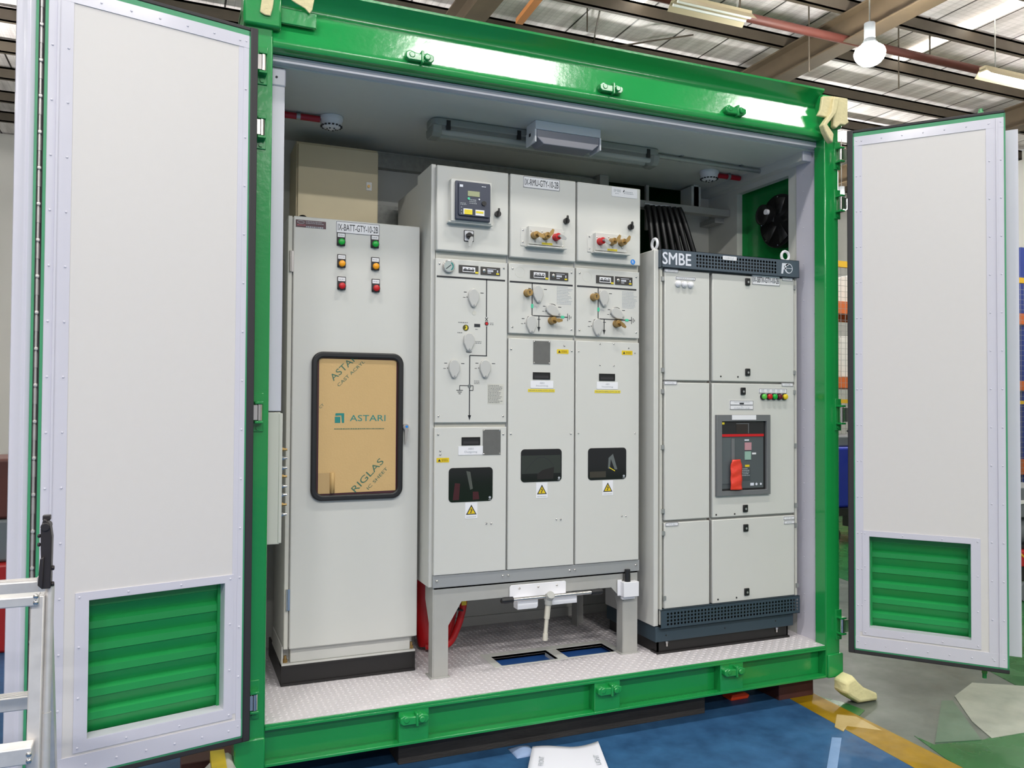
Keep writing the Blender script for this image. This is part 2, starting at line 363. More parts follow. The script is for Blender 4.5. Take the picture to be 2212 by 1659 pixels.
# thin cross bracing rods
m = MB(); a = at(0.93, 2.2, H+0.2); b = at(1.30, 1.85, H+0.2); c = at(1.0, 1.83, H+0.2); d = at(1.16, 2.2, H+0.2)
m.cyl(a, b, 0.012, 6); m.cyl(c, d, 0.012, 6)
T('brace_rod', m, purl, 'thin crossed brace rods under the roof above the container', 'rod')
# cable drop rods seen against the roof
for kx, ky, zz in ((1.92, 1.73, 3.9), (1.60, 1.74, 3.9), (1.08, 2.05, 4.6)):
    x, yy, _ = at(kx, ky, 4.75)
    T('drop_rod', MB().cyl((x, yy, CZ+zz+0.4), (x, yy, ZR+0.32), 0.01, 6), purl, 'thin dark rod dropping from the roof', 'rod', group='rods dropping from the roof')
# light timber brace at the container's nearer end, high up
m = MB(); a = Vector(at(0.83, 1.98, 4.6)); b = Vector(at(0.80, 1.80, 4.6)); m.prism([(a.x, a.y), (a.x+0.09, a.y), (b.x+0.13, b.y-1.2), (b.x+0.03, b.y-1.2)], 'z', a.z, a.z+0.06)
T('roof_strut', m, wood, 'short orange brown strut under the roof sheets', 'strut')

def batten(x, y, z, L, W, lit, label):
    e = E('strip_light', label, 'lamp', (x, y, z), 'strip lights of the hall')
    O('housing', MB().box(x-L/2, x+L/2, y-0.05, y+0.05, z+0.06, z+0.13), fixture, e, bev=0.004)
    m = MB()
    m.prism([(y-W/2, z), (y-0.05, z+0.08), (y+0.05, z+0.08), (y+W/2, z), (y+W/2, z+0.006), (y+0.052, z+0.09), (y-0.052, z+0.09), (y-W/2, z+0.006)], 'x', x-L/2, x+L/2)
    O('reflector', m, fixture, e)
    for yy in (y-0.045, y+0.045): O('lamp_tube', MB().cyl((x-L/2+0.02, yy, z+0.04), (x+L/2-0.02, yy, z+0.04), 0.016, 10), lamp_e if lit else tube_off, e)
    O('suspension', MB().cyl((x-L/3, y, z+0.12), (x-L/3, y, ZR+0.3), 0.008, 6).cyl((x+L/3, y, z+0.12), (x+L/3, y, ZR+0.3), 0.008, 6), steel, e)
    return e
def area(x, y, z, sx, sy, watts, col=(1, 0.97, 0.93)):
    l = bpy.data.lights.new('lamp_light', 'AREA'); l.shape = 'RECTANGLE'; l.size = sx; l.size_y = sy; l.energy = watts; l.color = col
    o = bpy.data.objects.new('lamp_light', l); COL.objects.link(o); o.location = (x, y, z+ZO); return o
for i, (x, y, z, L, W, P) in enumerate(BATTENS):
    batten(x, y, z, L, W, True, ('lit strip light in front of the container, %s' % ['above the doorway', 'by the far door', 'by the nearer door', 'in the second row', 'second row, far door', 'second row, nearer door', 'added unseen fill in the third row', 'added third-row fill, far door', 'added third-row fill, nearer door', 'added fill beyond the ladder, second row', 'added fill beyond the ladder, first row'][i]))
    area(x, y, z-0.01, L, W, P)
yb = -3.345 + 1.735*4.45; zb = CZ + 4.45
xb0 = -0.358 + 1.16*4.45; xb1 = -0.358 + 1.395*4.45
batten((xb0+xb1)/2, yb, zb, xb1-xb0, 0.26, False, 'unlit cream strip light with ribbed reflector under the red sprinkler pipe')
batten(-0.358+2.27*4.45+0.75, yb, zb, 1.5, 0.24, True, 'lit strip light beyond the bright round lamp, near the far open door')
area(-0.358+2.27*4.45+0.75, yb, zb-0.01, 1.5, 0.2, 60)
bay_glow = mat('bay_glow', 'ffffff', 0.5, emit='fffdf6', estr=BAY_GLOW)
for i, (x, y, z) in enumerate(HIGHBAYS):
    e = E('high_bay_lamp', ['bright round high bay lamp glowing below the roof behind the container'] [0] if i == 0 else 'added round high bay lamp out of view, brightening the hall roof', 'lamp', (x, y, z), 'high bay lamps')
    O('lamp_globe', MB().dome((x, y, z), (0, 0, -1), 0.17, 0.15, 24, 6).dome((x, y, z), (0, 0, 1), 0.17, 0.10, 24, 4), bay_glow, e)
    O('ballast_box', MB().cyl((x, y, z+0.10), (x, y, z+0.16), 0.09, 20, 0.06).cyl((x, y, z+0.16), (x, y, z+0.34), 0.06, 16), greym, e)
    O('suspension', MB().cyl((x, y, z+0.34), (x, y, ZR+0.3), 0.008, 6), steel, e)

# ---- far side of the hall: pallet rack behind a wire fence
YR = 6.0
xa = (8.8997, 1.0708)[0]; xz = (12.7214, 1.0635)[0]
def zr(v): return v
rk = E('pallet_rack', 'pallet rack with orange beams and stacked goods behind the far open door', 'rack', (xa, YR, G))
for x in (xa-1.4, xa+1.25, xa+3.9, xa+6.5):
    m = MB(); m.box(x-0.045, x+0.045, YR, YR+0.06, G, 3.9); m.box(x-0.045, x+0.045, YR+0.9, YR+0.96, G, 3.9)
    for q in range(6): m.cyl((x, YR+0.03, G+0.2+q*0.65), (x, YR+0.93, G+0.5+q*0.65), 0.015, 6)
    O('upright_frame', m, rackblue, rk)
for z0, z1 in (((8.9061, 2.6020)[1], (8.9068, 2.7819)[1]), ((8.9015, 1.4976)[1], (8.9021, 1.6561)[1]), ((12.6542, 0.1035)[1], (12.6571, 0.3566)[1])):
    O('shelf_beam', MB().box(xa-1.4, xa+6.5, YR-0.03, YR+0.02, z0, z1).box(xa-1.4, xa+6.5, YR+0.94, YR+0.99, z0, z1), rackorange, rk)
    O('shelf_deck', MB().box(xa-1.4, xa+6.5, YR, YR+0.95, z1-0.02, z1), wood, rk)
lv = [((8.9068, 2.7819)[1]), ((8.9021, 1.6561)[1]), ((12.6571, 0.3566)[1])]
goods = [(0.15, 0.75, 0, 0.42, plasticw, 'carton'), (1.0, 0.7, 0, 0.5, carton, 'carton'), (0.0, 0.95, 1, 0.62, plasticw, 'wrapped_pallet'), (1.45, 0.7, 1, 0.4, carton, 'carton'),
         (3.9, 0.9, 0, 0.7, carton, 'carton'), (3.0, 0.7, 0, 0.3, bluem, 'crate'), (3.9, 1.0, 1, 0.45, plasticw, 'wrapped_pallet'), (2.9, 0.7, 1, 0.35, bluem, 'crate'), (0.2, 0.8, 2, 0.42, greym, 'crate'), (3.8, 1.0, 2, 0.4, plasticw, 'wrapped_pallet'), (5.1, 0.8, 2, 0.5, carton, 'carton'), (5.1, 0.9, 1, 0.5, carton, 'carton'), (5.2, 0.8, 0, 0.6, plasticw, 'carton')]
for i, (dx, wd, L, h, mt, nm) in enumerate(goods):
    sh = ['top', 'middle', 'lowest'][L]
    colr = {'wrap_white': 'white', 'carton_brown': 'brown', 'machine_blue': 'blue', 'machine_grey': 'grey'}[mt.name]
    T(nm, MB().box(xa+dx, xa+dx+wd, YR+0.08, YR+0.85, lv[L], lv[L]+h), mt, '%s %s on the %s rack shelf, %s' % (colr, nm.replace('_', ' '), sh, ['by the green post', 'second from the post', 'behind the open door', 'beyond the open door'][min(3, int(dx/1.4))]), 'box', group='goods on the rack', bev=0.02)
# wire mesh fence with yellow posts
YF = 4.9
fe = E('mesh_fence', 'wire mesh fence with yellow frame in front of the rack', 'fence', (xa, YF, G))
zt = (7.8186, 3.1355)[1]
m = MB()
for i in range(100): m.box(xa-1.6+i*0.075, xa-1.596+i*0.075, YF, YF+0.004, G+0.25, zt-0.03)
for i in range(int((zt-G-0.3)/0.075)): m.box(xa-1.6, xa+5.9, YF, YF+0.004, G+0.25+i*0.075, G+0.254+i*0.075)
O('wire_mesh', m, steel, fe)
O('top_rail', MB().box(xa-1.6, xa+5.9, YF-0.02, YF+0.02, zt-0.08, zt), rackyel, fe)
O('lower_rail', MB().box(xa-1.6, xa+5.9, YF-0.02, YF+0.02, 1.27, 1.32), rackyel, fe)
for dx in (-1.6, 0.9, 3.4, 5.9): O('fence_post', MB().box(xa+dx-0.03, xa+dx+0.03, YF-0.03, YF+0.03, G, zt), rackyel, fe)
# machines on the floor by the fence
e = E('welding_cart', 'blue welding machine on a cart seen through the gap beside the green corner post', 'machine', (xa-0.3, 3.9, G))
gx = (6.8150, 0.0512)[0]
O('body', MB().box(gx-0.5, gx+0.35, 3.7, 4.2, 0.1, 0.78), bluem, e, bev=0.03)
O('top_cover', MB().box(gx-0.45, gx+0.3, 3.75, 4.15, 0.78, 0.9), greym, e, bev=0.02)
O('cart_tray', MB().box(gx-0.55, gx+0.4, 3.65, 4.25, 0.02, 0.1), black, e)
for sx in (-0.4, 0.28): O('wheel', MB().cyl((gx+sx, 3.66, G+0.1), (gx+sx, 3.72, G+0.1), 0.1, 16), rubber, e); O('axle_leg', MB().box(gx+sx-0.02, gx+sx+0.02, 3.67, 4.2, G+0.1, 0.05), black, e)
m = MB(); m.tube([(gx-0.2, 3.65, 0.95), (gx, 3.6, 1.15), (gx+0.15, 3.6, 1.05), (gx+0.1, 3.6, 0.8), (gx-0.1, 3.62, 0.6)], 0.02, 8); O('hose', m, cable, e)
e = E('pump_skid', 'dark machine with a red body and small wheels beyond the far open door', 'machine', (6.35, 1.35, G))
O('red_body', MB().box(5.84, 6.85, 1.106, 1.6, -0.02, 0.11), redm, e, bev=0.012)
O('hazard_stripes', MB().prism([(5.85, 0.085), (5.86, 0.095), (5.95, 0.03), (5.94, 0.02)], 'y', 1.104, 1.106), rackyel, e)
O('motor', MB().cyl((5.86, 1.3, 0.24), (6.8, 1.3, 0.24), 0.12, 20), greym, e)
O('chassis', MB().box(5.86, 6.83, 1.13, 1.58, -0.14, -0.02).box(5.88, 6.8, 1.15, 1.55, 0.11, 0.14), black, e, bev=0.004)
O('control_box', MB().box(5.83, 6.4, 1.15, 1.5, 0.36, 0.60), greym, e, bev=0.01)
O('box_lid', MB().box(5.82, 6.41, 1.14, 1.51, 0.47, 0.50), plasticw, e, bev=0.004)
for dx in (5.90, 6.75):
    O('wheel', MB().cyl((dx, 1.09, G+0.075), (dx, 1.13, G+0.075), 0.075, 18), greym, e); O('wheel', MB().cyl((dx, 1.54, G+0.075), (dx, 1.58, G+0.075), 0.075, 18), greym, e)
# nearer side beyond the door edge: wall, column, red unit
S('wall_side', MB().box(-6.2, -6.0, -1, 15.6, G, 3.55), hallwall)
e = E('steel_stand', 'grey and red machine stand at the hall wall beyond the nearer door', 'machine', (-2.2, 2.6, G))
qx = (-1.3026, 0.2910)[0]
O('red_base', MB().box(qx-0.9, qx+0.35, 2.5, 3.1, G, (-1.3021, 0.2565)[1]), redm, e, bev=0.02)
O('grey_body', MB().box(qx-0.8, qx+0.3, 2.55, 3.05, (-1.3021, 0.2565)[1], (-1.3064, 0.5210)[1]), greym, e, bev=0.02)
O('upper_body', MB().box(qx-0.8, qx+0.3, 2.55, 3.05, (-1.3064, 0.5210)[1], (-1.3124, 0.8955)[1]), rust, e, bev=0.02)
for dx in (-0.75, 0.2): O('foot', MB().box(qx+dx-0.05, qx+dx+0.05, 2.55, 3.05, G, G+0.05), black, e)

# ------------------------------------------------------------------ the container
W = 2.823; HO = 2.668
ct = E('shipping_container', 'green steel container with white lined doors folded open on both sides', 'container', (0, 0, -0.165))
m = MB(); m.box(-0.105, 0.0, 0.0, 0.09, -0.165, 2.94)
post1 = O('corner_post', m, green, ct, bev=0.006)
m = MB(); m.box(W, 2.917, 0.0, 0.08, -0.165, 2.90)
post2 = O('corner_post', m, green, ct, bev=0.006)
m = MB(); m.box(-0.115, 0.03, -0.02, 0.12, 2.74, 2.95); post_c1 = O('corner_casting', m, green, ct, bev=0.01)

m = MB(); m.box(2.80, 2.93, -0.015, 0.12, 2.73, 2.90); O('corner_casting', m, green, ct, bev=0.01)
for x0, x1 in ((-0.115, 0.0), (W+0.005, 2.93)): O('corner_casting', MB().box(x0, x1, -0.012, 0.12, -0.168, -0.045), green, ct, bev=0.006)
# header: folded rail, its upper leaf overhanging, lower leaf sloping forward, rolled lip
prof = [(0.0,2.935), (0.0,2.925), (0.03,2.90), (0.052,2.875), (0.056,2.86), (0.050,2.843), (0.0065,2.717), (0.0,2.70), (0.0,2.688), (0.006,2.674), (0.02,2.668), (0.06,2.668), (0.075,2.69), (0.10,2.935)]
header = O('header_rail', MB().prism(prof, 'x', 0.0, W), green, ct)
O('header_plate', MB().box(0.03, 0.17, 0.004, 0.02, 2.775, 2.835), green, header, bev=0.003)
def keeper(x, z, y, par, dr):
    e_ = MB()
    e_.prism([(x-0.062, z-0.012), (x-0.05, z-0.022), (x+0.05, z-0.022), (x+0.062, z-0.010), (x+0.06, z+0.010), (x+0.03, z+0.018), (x+0.012, z+0.010), (x-0.02, z+0.012), (x-0.045, z+0.02), (x-0.062, z+0.008)], 'y', y-0.028, y+0.004)
    e_.cyl((x-0.035, y-0.03, z), (x-0.035, y-0.02, z), 0.014, 10); e_.cyl((x+0.03, y-0.038, z-0.003), (x+0.03, y-0.02, z-0.003), 0.014, 10)
    e_.box(x+0.004, x+0.016, y-0.034, y, z-0.03*dr, z+0.024*dr)
    return O('lock_keeper', e_, green, par, bev=0.004)
for x, z in ((0.599, 2.727), (1.524, 2.735), (2.235, 2.732)): keeper(x, z, 0.006, header, 1)
# sill: open channel with flush lock blocks
m = MB(); m.box(0, W, 0.0, 0.065, -0.024, -0.012); m.box(0, W, 0.0, 0.007, -0.012, -0.0005); m.box(0, W, 0.055, 0.065, -0.155, -0.020); m.box(0, W, -0.004, 0.065, -0.165, -0.153)
sill = O('sill_rail', m, green, ct, bev=0.002)
for x0, x1, xk in ((0.536, 0.666, 0.598), (1.456, 1.590, 1.524), (2.156, 2.293, 2.225)):
    O('lock_block', MB().box(x0, x1, 0.002, 0.056, -0.158, -0.003), green, sill, bev=0.003)
    keeper(xk, -0.055, 0.003, sill, 1)
# deck of tread plate with a cable hatch
hx0, hx1, hx2, hx3, hy0, hy1 = 1.125, 1.425, 1.480, 1.748, 0.318, 0.470
m = MB()
m.box(0, W, 0.008, hy0, -0.0118, 0.0); m.box(0, W, hy1, 1.05, -0.012, 0.0); m.box(0, hx0, hy0, hy1, -0.012, 0.0); m.box(hx1, hx2, hy0, hy1, -0.012, 0.0); m.box(hx3, W, hy0, hy1, -0.012, 0.0)
m.box(-0.02, 0, 0.09, 1.05, -0.012, 0); m.box(W, 2.86, 0.08, 1.05, -0.012, 0)
p = 0.026; ny = int(1.0/p); nx = int(W/p)
for j in range(ny):
    for i in range(nx):
        x = 0.014 + i*p; y = 0.026 + j*p
        if hx0-0.05 < x < hx3+0.05 and hy0-0.02 < y < hy1+0.05: continue
        a = R(45) if (i+j) % 2 else R(-45)
        ux, uy = math.cos(a)*0.0105, math.sin(a)*0.0105; vx, vy = -math.sin(a)*0.0036, math.cos(a)*0.0036
        m.add([(x-ux, y-uy, 0.0), (x+vx, y+vy, 0.0), (x+ux, y+uy, 0.0), (x-vx, y-vy, 0.0), (x-ux*0.4, y-uy*0.4, 0.0024), (x+ux*0.4, y+uy*0.4, 0.0024)], [(0,3,5,4), (0,4,1), (1,4,5), (1,5,2), (2,5,3)])
deck = O('deck_plate', m, tread, ct, smooth=False)
O('hatch_cover', MB().box(hx0-0.03, hx3+0.03, hy0-0.03, hy1+0.03, -0.036, -0.030), mat('hatch_blue', '2f5fa6', 0.4), deck, label='blue sheet below the hatch opening')
m = MB(); m.ring([(hx0-0.04, hy0-0.012), (hx3+0.04, hy0-0.012), (hx3+0.04, hy1+0.045), (hx0-0.04, hy1+0.045)], [(hx0, hy0), (hx3, hy0), (hx3, hy1), (hx0, hy1)], 'z', -0.0115, 0.002)
m.box(hx1, hx2, hy0-0.005, hy1+0.005, -0.03, 0.0015); O('hatch_frame', m, inner, deck)
# lining
O('ceiling_liner', MB().box(-0.02, 2.86, 0.10, 1.09, 2.632, 2.66), inner, ct)
O('header_trim', MB().box(0.0, W+0.03, 0.062, 0.102, 2.639, 2.667).box(-0.0, W+0.03, 0.076, 0.099, 2.660, 2.672), trimm, ct, bev=0.002)
m = MB(); m.box(-0.02, 2.06, 1.05, 1.09, 0.0, 2.64); m.box(2.06, 2.88, 1.05, 1.09, 0.0, 1.95); m.box(2.62, 2.88, 1.05, 1.09, 1.95, 2.33); m.box(2.66, 2.88, 1.05, 1.09, 2.33, 2.64); O('back_liner', m, inner, ct)
O('skirting_strip', MB().box(-0.02, 2.86, 1.035, 1.05, 0.0, 0.05), inner, ct)
O('end_liner', MB().box(-0.045, -0.005, 0.09, 1.09, 0, 2.64), inner, ct)
OY0, OY1, OZ1 = 0.307, 0.763, 2.553
m = MB(); m.box(2.85, 2.89, 0.08, OY0, 0, 2.64); m.box(2.85, 2.89, OY1, 1.09, 0, 2.64); m.box(2.85, 2.89, OY0, OY1, OZ1, 2.64); m.box(2.85, 2.89, OY0, OY1, 0.0, 1.5)
O('end_liner', m, inner, ct)
m = MB(); m.box(2.842, 2.852, 0.082, 0.235, 0.0, 2.60)
for i in range(26):
    z = 0.05 + i*0.1
    m.dome((2.842, 0.1, z), (-1, 0, 0), 0.0035, 0.002, 8); m.dome((2.842, 0.18, z-0.02), (-1, 0, 0), 0.0035, 0.002, 8)
O('jamb_trim', m, trimm, ct)
O('outer_wall', MB().box(2.93, 2.96, 0.08, 2.4, -0.15, 2.9).box(2.89, 2.93, OY1, 1.0, 1.5, 2.6), greend if False else green, ct)
O('outer_wall', MB().box(-0.105, -0.06, 0.09, 2.4, -0.15, 2.9), green, ct)
O('outer_wall', MB().box(-0.105, 2.96, 2.37, 2.40, -0.15, 2.9), green, ct)
O('roof_sheet', MB().box(-0.105, 2.96, 0.09, 2.40, 2.88, 2.92), green, ct)
O('rear_floor', MB().box(-0.06, 2.93, 1.09, 2.37, -0.14, -0.10), timberb, ct)
for xb in (0.3, 0.95, 1.85, 2.5): O('floor_bearer', MB().box(xb, xb+0.1, 0.07, 1.06, -0.16, -0.013), green, ct)
# galvanised strips at the top of the back lining, ceiling edge rail on the far end
O('cornice_strip', MB().box(0.60, 2.02, 1.0, 1.05, 2.53, 2.61), galv, ct)
O('mid_strip', MB().box(0.62, 0.90, 1.02, 1.05, 2.19, 2.33), galv, ct)
O('edge_rail', MB().box(2.79, 2.85, 0.13, 1.05, 2.585, 2.632), inner, ct)
O('rail_cap', MB().box(2.785, 2.847, 0.118, 0.131, 2.580, 2.634), trimm, ct, bev=0.003)
# hinges: chrome knuckle between green lugs
def hinge(post, x, sgn, z0, z1):
    y = -0.03
    O('hinge_lug', MB().box(x-0.016, x+0.016, y-0.014, 0.004, z1+0.002, z1+0.012).box(x-0.016, x+0.016, y-0.014, 0.004, z0-0.012, z0-0.002).box(x-0.02, x+0.02, -0.006, 0.003, z0-0.045, z1+0.045), green, post, bev=0.002)
    m = MB().cyl((x, y, z0), (x, y, z1), 0.0125, 18).box(x, x+sgn*0.03, y-0.011, y-0.004, z0+0.002, z1-0.002)
    O('hinge_knuckle', m, chrome, post)
    O('lug_bolt', MB().cyl((x, -0.012, z0-0.03), (x, 0.0, z0-0.03), 0.009, 6), green, post)
for py0, py1 in ((346,323), (453,426), (912,880), (1366,1338)):
    pass
HZ = [((2.9066, 2.5556)[1], (2.9068, 2.6124)[1]), ((2.9055, 2.2917)[1], (2.9058, 2.3582)[1]), ((2.9010, 1.1680)[1], (2.9013, 1.2459)[1]), ((2.8965, 0.0696)[1], (2.8968, 0.1370)[1])]
for z0, z1 in HZ: hinge(post2, 2.905, 1, z0, z1)
HL = [((-0.0437, 2.5560)[1], (-0.0445, 2.6180)[1], (-0.0406, 2.5876)[0]), ((-0.0443, 2.3004)[1], (-0.0450, 2.3623)[1], (-0.0429, 2.3316)[0]), ((-0.0417, 1.1885)[1], (-0.0424, 1.2496)[1], (-0.0403, 1.2208)[0]), ((-0.0491, 0.0743)[1], (-0.0498, 0.1345)[1], (-0.0444, 0.1037)[0])]
for z0, z1, xh in HL: hinge(post1, xh, -1, z0, z1)

# ---- door leaves; local frame: x along the leaf from its hinge, inner face at y = 0, body away from the doorway side
K = 0.94
def zk(z): return 1.267 + (z-1.267)*K
def leaf(origin, rot, s, second):
    def b(m, u0, u1, v0, v1, z0, z1): return m.box(u0, u1, s*v0, s*v1, z0, z1)
    def fin(nm, m, mt, par, bev=0): 
        o = O(nm, m, mt, par, bev=bev, local=True); return o
    Lh, z0, z1 = 0.694, 0.004, 2.676
    ou0, ou1, oz0, oz1 = 0.088, 0.545, 0.122, 0.590          # louvre opening
    m = MB()
    for u0, u1, a, c in ((0.02, ou0, 0.012, 2.664), (ou1, Lh, 0.012, 2.664), (ou0, ou1, 0.012, oz0), (ou0, ou1, oz1, 2.664)): b(m, u0, u1, 0.0, 0.055, a, c)
    me_o = O('door_leaf', m, white, None, local=True)
    me_o.parent = ct; me_o.location = Vector(origin) - ORG[ct.name]; me_o.rotation_euler = (0, 0, rot)
    P = me_o
    # green steel frame round the slab
    m = MB(); b(m, 0.018, Lh+0.004, -0.001, 0.06, 2.652, 2.672); b(m, 0.018, Lh+0.004, -0.001, 0.06, 0.004, 0.013); b(m, Lh-0.001, Lh+(0.008 if second else 0.006), -0.001, 0.06, 0.004, 2.672); b(m, 0.018, 0.025, -0.001, 0.06, 0.004, 2.672)
    fin('steel_frame', m, greend, P)
    m = MB(); g = 0.02
    b(m, -0.010, 0.019, -0.004, 0.03, -0.014, 2.690); b(m, -0.010, Lh+0.004, 0.002, 0.032, 2.674, 2.690); b(m, -0.010, Lh+0.008, 0.0, 0.03, -0.016, 0.005)
    fin('rubber_gasket', m, gasket, P, bev=0.004)
    # aluminium cover strips with rivets
    m = MB(); t = -0.0025
    b(m, 0.025, 0.045, t, 0, 0.013, 2.65); b(m, 0.045, 0.063, t*0.5, 0, 0.10, 2.605)
    b(m, 0.618, 0.660, t, 0, 0.013, 2.65); b(m, 0.660, 0.667, t*3.2, 0, 0.013, 2.65); b(m, 0.667, 0.692, t, 0, 0.013, 2.65)
    b(m, 0.0245, 0.6925, t*1.2, 0, 2.605, 2.652); b(m, 0.0245, 0.6925, t*1.3, 0, 0.012, 0.075)
    n = 15
    for i in range(n):
        z = 0.05 + i*2.58/(n-1)
        for u in (0.036, 0.632, 0.680): m.dome((u, s*t, z), (0, -s, 0), 0.0042, 0.003, 8)
        if s > 0: m.dome((0.055, s*t*0.5, z), (0, -s, 0), 0.0038, 0.0025, 8)
    for i in range(7): m.dome((0.06+i*0.095, s*t*1.2, 2.628), (0, -s, 0), 0.0042, 0.003, 8); m.dome((0.07+i*0.095, s*t*1.3, 0.04), (0, -s, 0), 0.0042, 0.003, 8)
    fin('cover_strip', m, trimm, P)
    # louvre
    lv = MB()
    zt_ = zk(0.575); zb_ = zk(0.009)
    out = [(0.058, zb_), (0.585, zb_), (0.585, zt_), (0.058, zt_)]
    inn = [(ou0, oz0), (ou1, oz0), (ou1, oz1), (ou0, oz1)]
    lv.ring(out, inn, 'y', s*-0.0035, 0)
    lv.ring([(ou0-0.002, oz0-0.002), (ou1+0.002, oz0-0.002), (ou1+0.002, oz1+0.002), (ou0-0.002, oz1+0.002)], [(ou0+0.002, oz0+0.002), (ou1-0.002, oz0+0.002), (ou1-0.002, oz1-0.002), (ou0+0.002, oz1-0.002)], 'y', s*-0.003, s*0.058)
    for u in (0.07, 0.245, 0.42, 0.572): 
        for z in (zb_+0.015, zt_-0.015): lv.dome((u, s*-0.0035, z), (0, -s, 0), 0.004, 0.003, 8)
    for z in (zb_+0.18, zb_+0.35):
        for u in (0.07, 0.572): lv.dome((u, s*-0.0035, z), (0, -s, 0), 0.004, 0.003, 8)
    lo = fin('louvre_surround', lv, trimm, P)
    m = MB(); nb = 6; ph = (oz1-oz0)/nb
    for i in range(nb):
        zz = oz1 - i*ph
        pr_ = [(s*0.078, zz), (s*0.058, zz-0.012), (s*0.056, zz-0.036), (s*0.060, zz-0.038), (s*0.078, zz-ph-0.004), (s*0.081, zz-ph-0.004), (s*0.064, zz-0.036), (s*0.062, zz-0.012), (s*0.081, zz)]
        m.prism(pr_, 'x', ou0, ou1)
    m.box(ou0, ou0+0.012, s*0.05, s*0.08, oz0, oz1); m.box(ou1-0.012, ou1, s*0.05, s*0.08, oz0, oz1)
    fin('louvre_blades', m, greenl, P)
    # lock rod stubs above and below the outer edge
    fin('lock_rod', MB().cyl((0.60, s*0.075, -0.07), (0.60, s*0.075, 0.02), 0.010, 10).box(0.588, 0.612, s*0.064, s*0.086, -0.045, 0.0).cyl((0.60, s*0.075, 2.66), (0.60, s*0.075, 2.73), 0.010, 10).box(0.588, 0.612, s*0.064, s*0.086, 2.70, 2.715), green, P)
    # the second leaf folded flat behind the first
    m = MB(); b(m, 0.10, 0.700, 0.092, 0.150, 0.012, 2.664)
    q = O('door_leaf', m, green, None, local=True, bev=0.003); q.parent = ct; q.location = Vector(origin) - ORG[ct.name]; q.rotation_euler = (0, 0, rot)
    if second:
        m = MB(); m.cyl((0.711, s*0.02, 0.02), (0.711, s*0.02, 2.66), 0.0062, 10)
        for i in range(22): zz = 0.05+i*0.12; m.cyl((0.711, s*0.02, zz), (0.711, s*0.02, zz+0.05), 0.0078, 10); m.dome((0.711, s*0.014, zz+0.062), (0, -s, 0), 0.008, 0.004, 8)
        fin('continuous_hinge', m, alum, q)
        m = MB(); b(m, 0.702, 0.7045, 0.005, 0.08, 0.01, 2.67); b(m, 0.7180, 0.7205, 0.005, 0.08, 0.01, 2.67); b(m, 0.702, 0.7205, 0.05, 0.08, 0.01, 2.67); fin('edge_gasket', m, gasket, q)
        m = MB(); b(m, 0.7205, 0.728, 0.0, 0.10, 0.004, 2.672); fin('edge_frame', m, greend, q)
        m = MB(); m.prism([(0.728, s*0.010), (0.742, s*0.008), (0.747, s*0.011), (0.754, s*0.011), (0.759, s*0.008), (0.782, s*0.010), (0.782, s*0.03), (0.728, s*0.03)], 'z', zk(-0.03), zk(2.69)); fin('edge_cover', m, trimm, q)
    else:
        m = MB(); b(m, 0.700, 0.757, 0.075, 0.085, zk(0.007)-0.03, zk(2.66)+0.03); b(m, 0.69, 0.702, 0.075, 0.15, zk(0.007)-0.03, zk(2.66)+0.03); fin('edge_cover', m, trimm, q)
    return me_o
leaf((-0.075, -0.098, 0), PI + R(13.736), -1, True)
leaf((2.892, -0.099, 0), -R(50.438), 1, False)
# masking tape on the corners
def wad(name, pts, label, y, th=0.02):
    m = MB(); m.prism(pts, 'y', y-th, y); return T(name, m, tape, label, 'tape', group='tape on the container corners', bev=0.006)
wad('masking_tape', [(-0.0462, 2.8494), (-0.0005, 2.8584), (-0.0053, 2.8150), (-0.0138, 2.7801), (-0.0348, 2.7798), (-0.0542, 2.7891)], 'cream masking tape strip hanging on the container corner above the nearer door', -0.022, 0.006)
wad('masking_tape', [(0.0635, 2.8710), (0.1596, 2.8956), (0.1509, 2.8449), (0.1401, 2.8259), (0.1199, 2.8446), (0.0853, 2.8585)], 'cream masking tape patch on the header rail above the nearer hinges', -0.004, 0.005)
m = MB()
def cr(p, y): return (p[0], y, p[1])
m.prism([(2.7783, 2.8776), (2.8538, 2.8889), (2.8345, 2.8073), (2.8092, 2.7693), (2.7437, 2.7700), (2.7655, 2.8072)], 'y', -0.036, -0.017)
m.prism([(2.8475, 2.8855), (2.9432, 2.8874), (2.9427, 2.7780), (2.9523, 2.7595), (2.9233, 2.7407), (2.8914, 2.7413), (2.8627, 2.7152), (2.8437, 2.7250), (2.8471, 2.7943)], 'y', -0.042, -0.017)
m.prism([(2.8348, 2.8713), (2.8728, 2.8769), (2.8535, 2.7952), (2.7903, 2.7226), (2.8341, 2.6794), (2.8276, 2.6320), (2.8088, 2.6418), (2.7776, 2.6843), (2.7621, 2.7188), (2.8219, 2.7957)], 'y', -0.055, -0.02)
T('masking_tape', m, tape, 'torn cream tape and padding dangling from the far upper container corner', 'tape', group='tape on the container corners', bev=0.005)
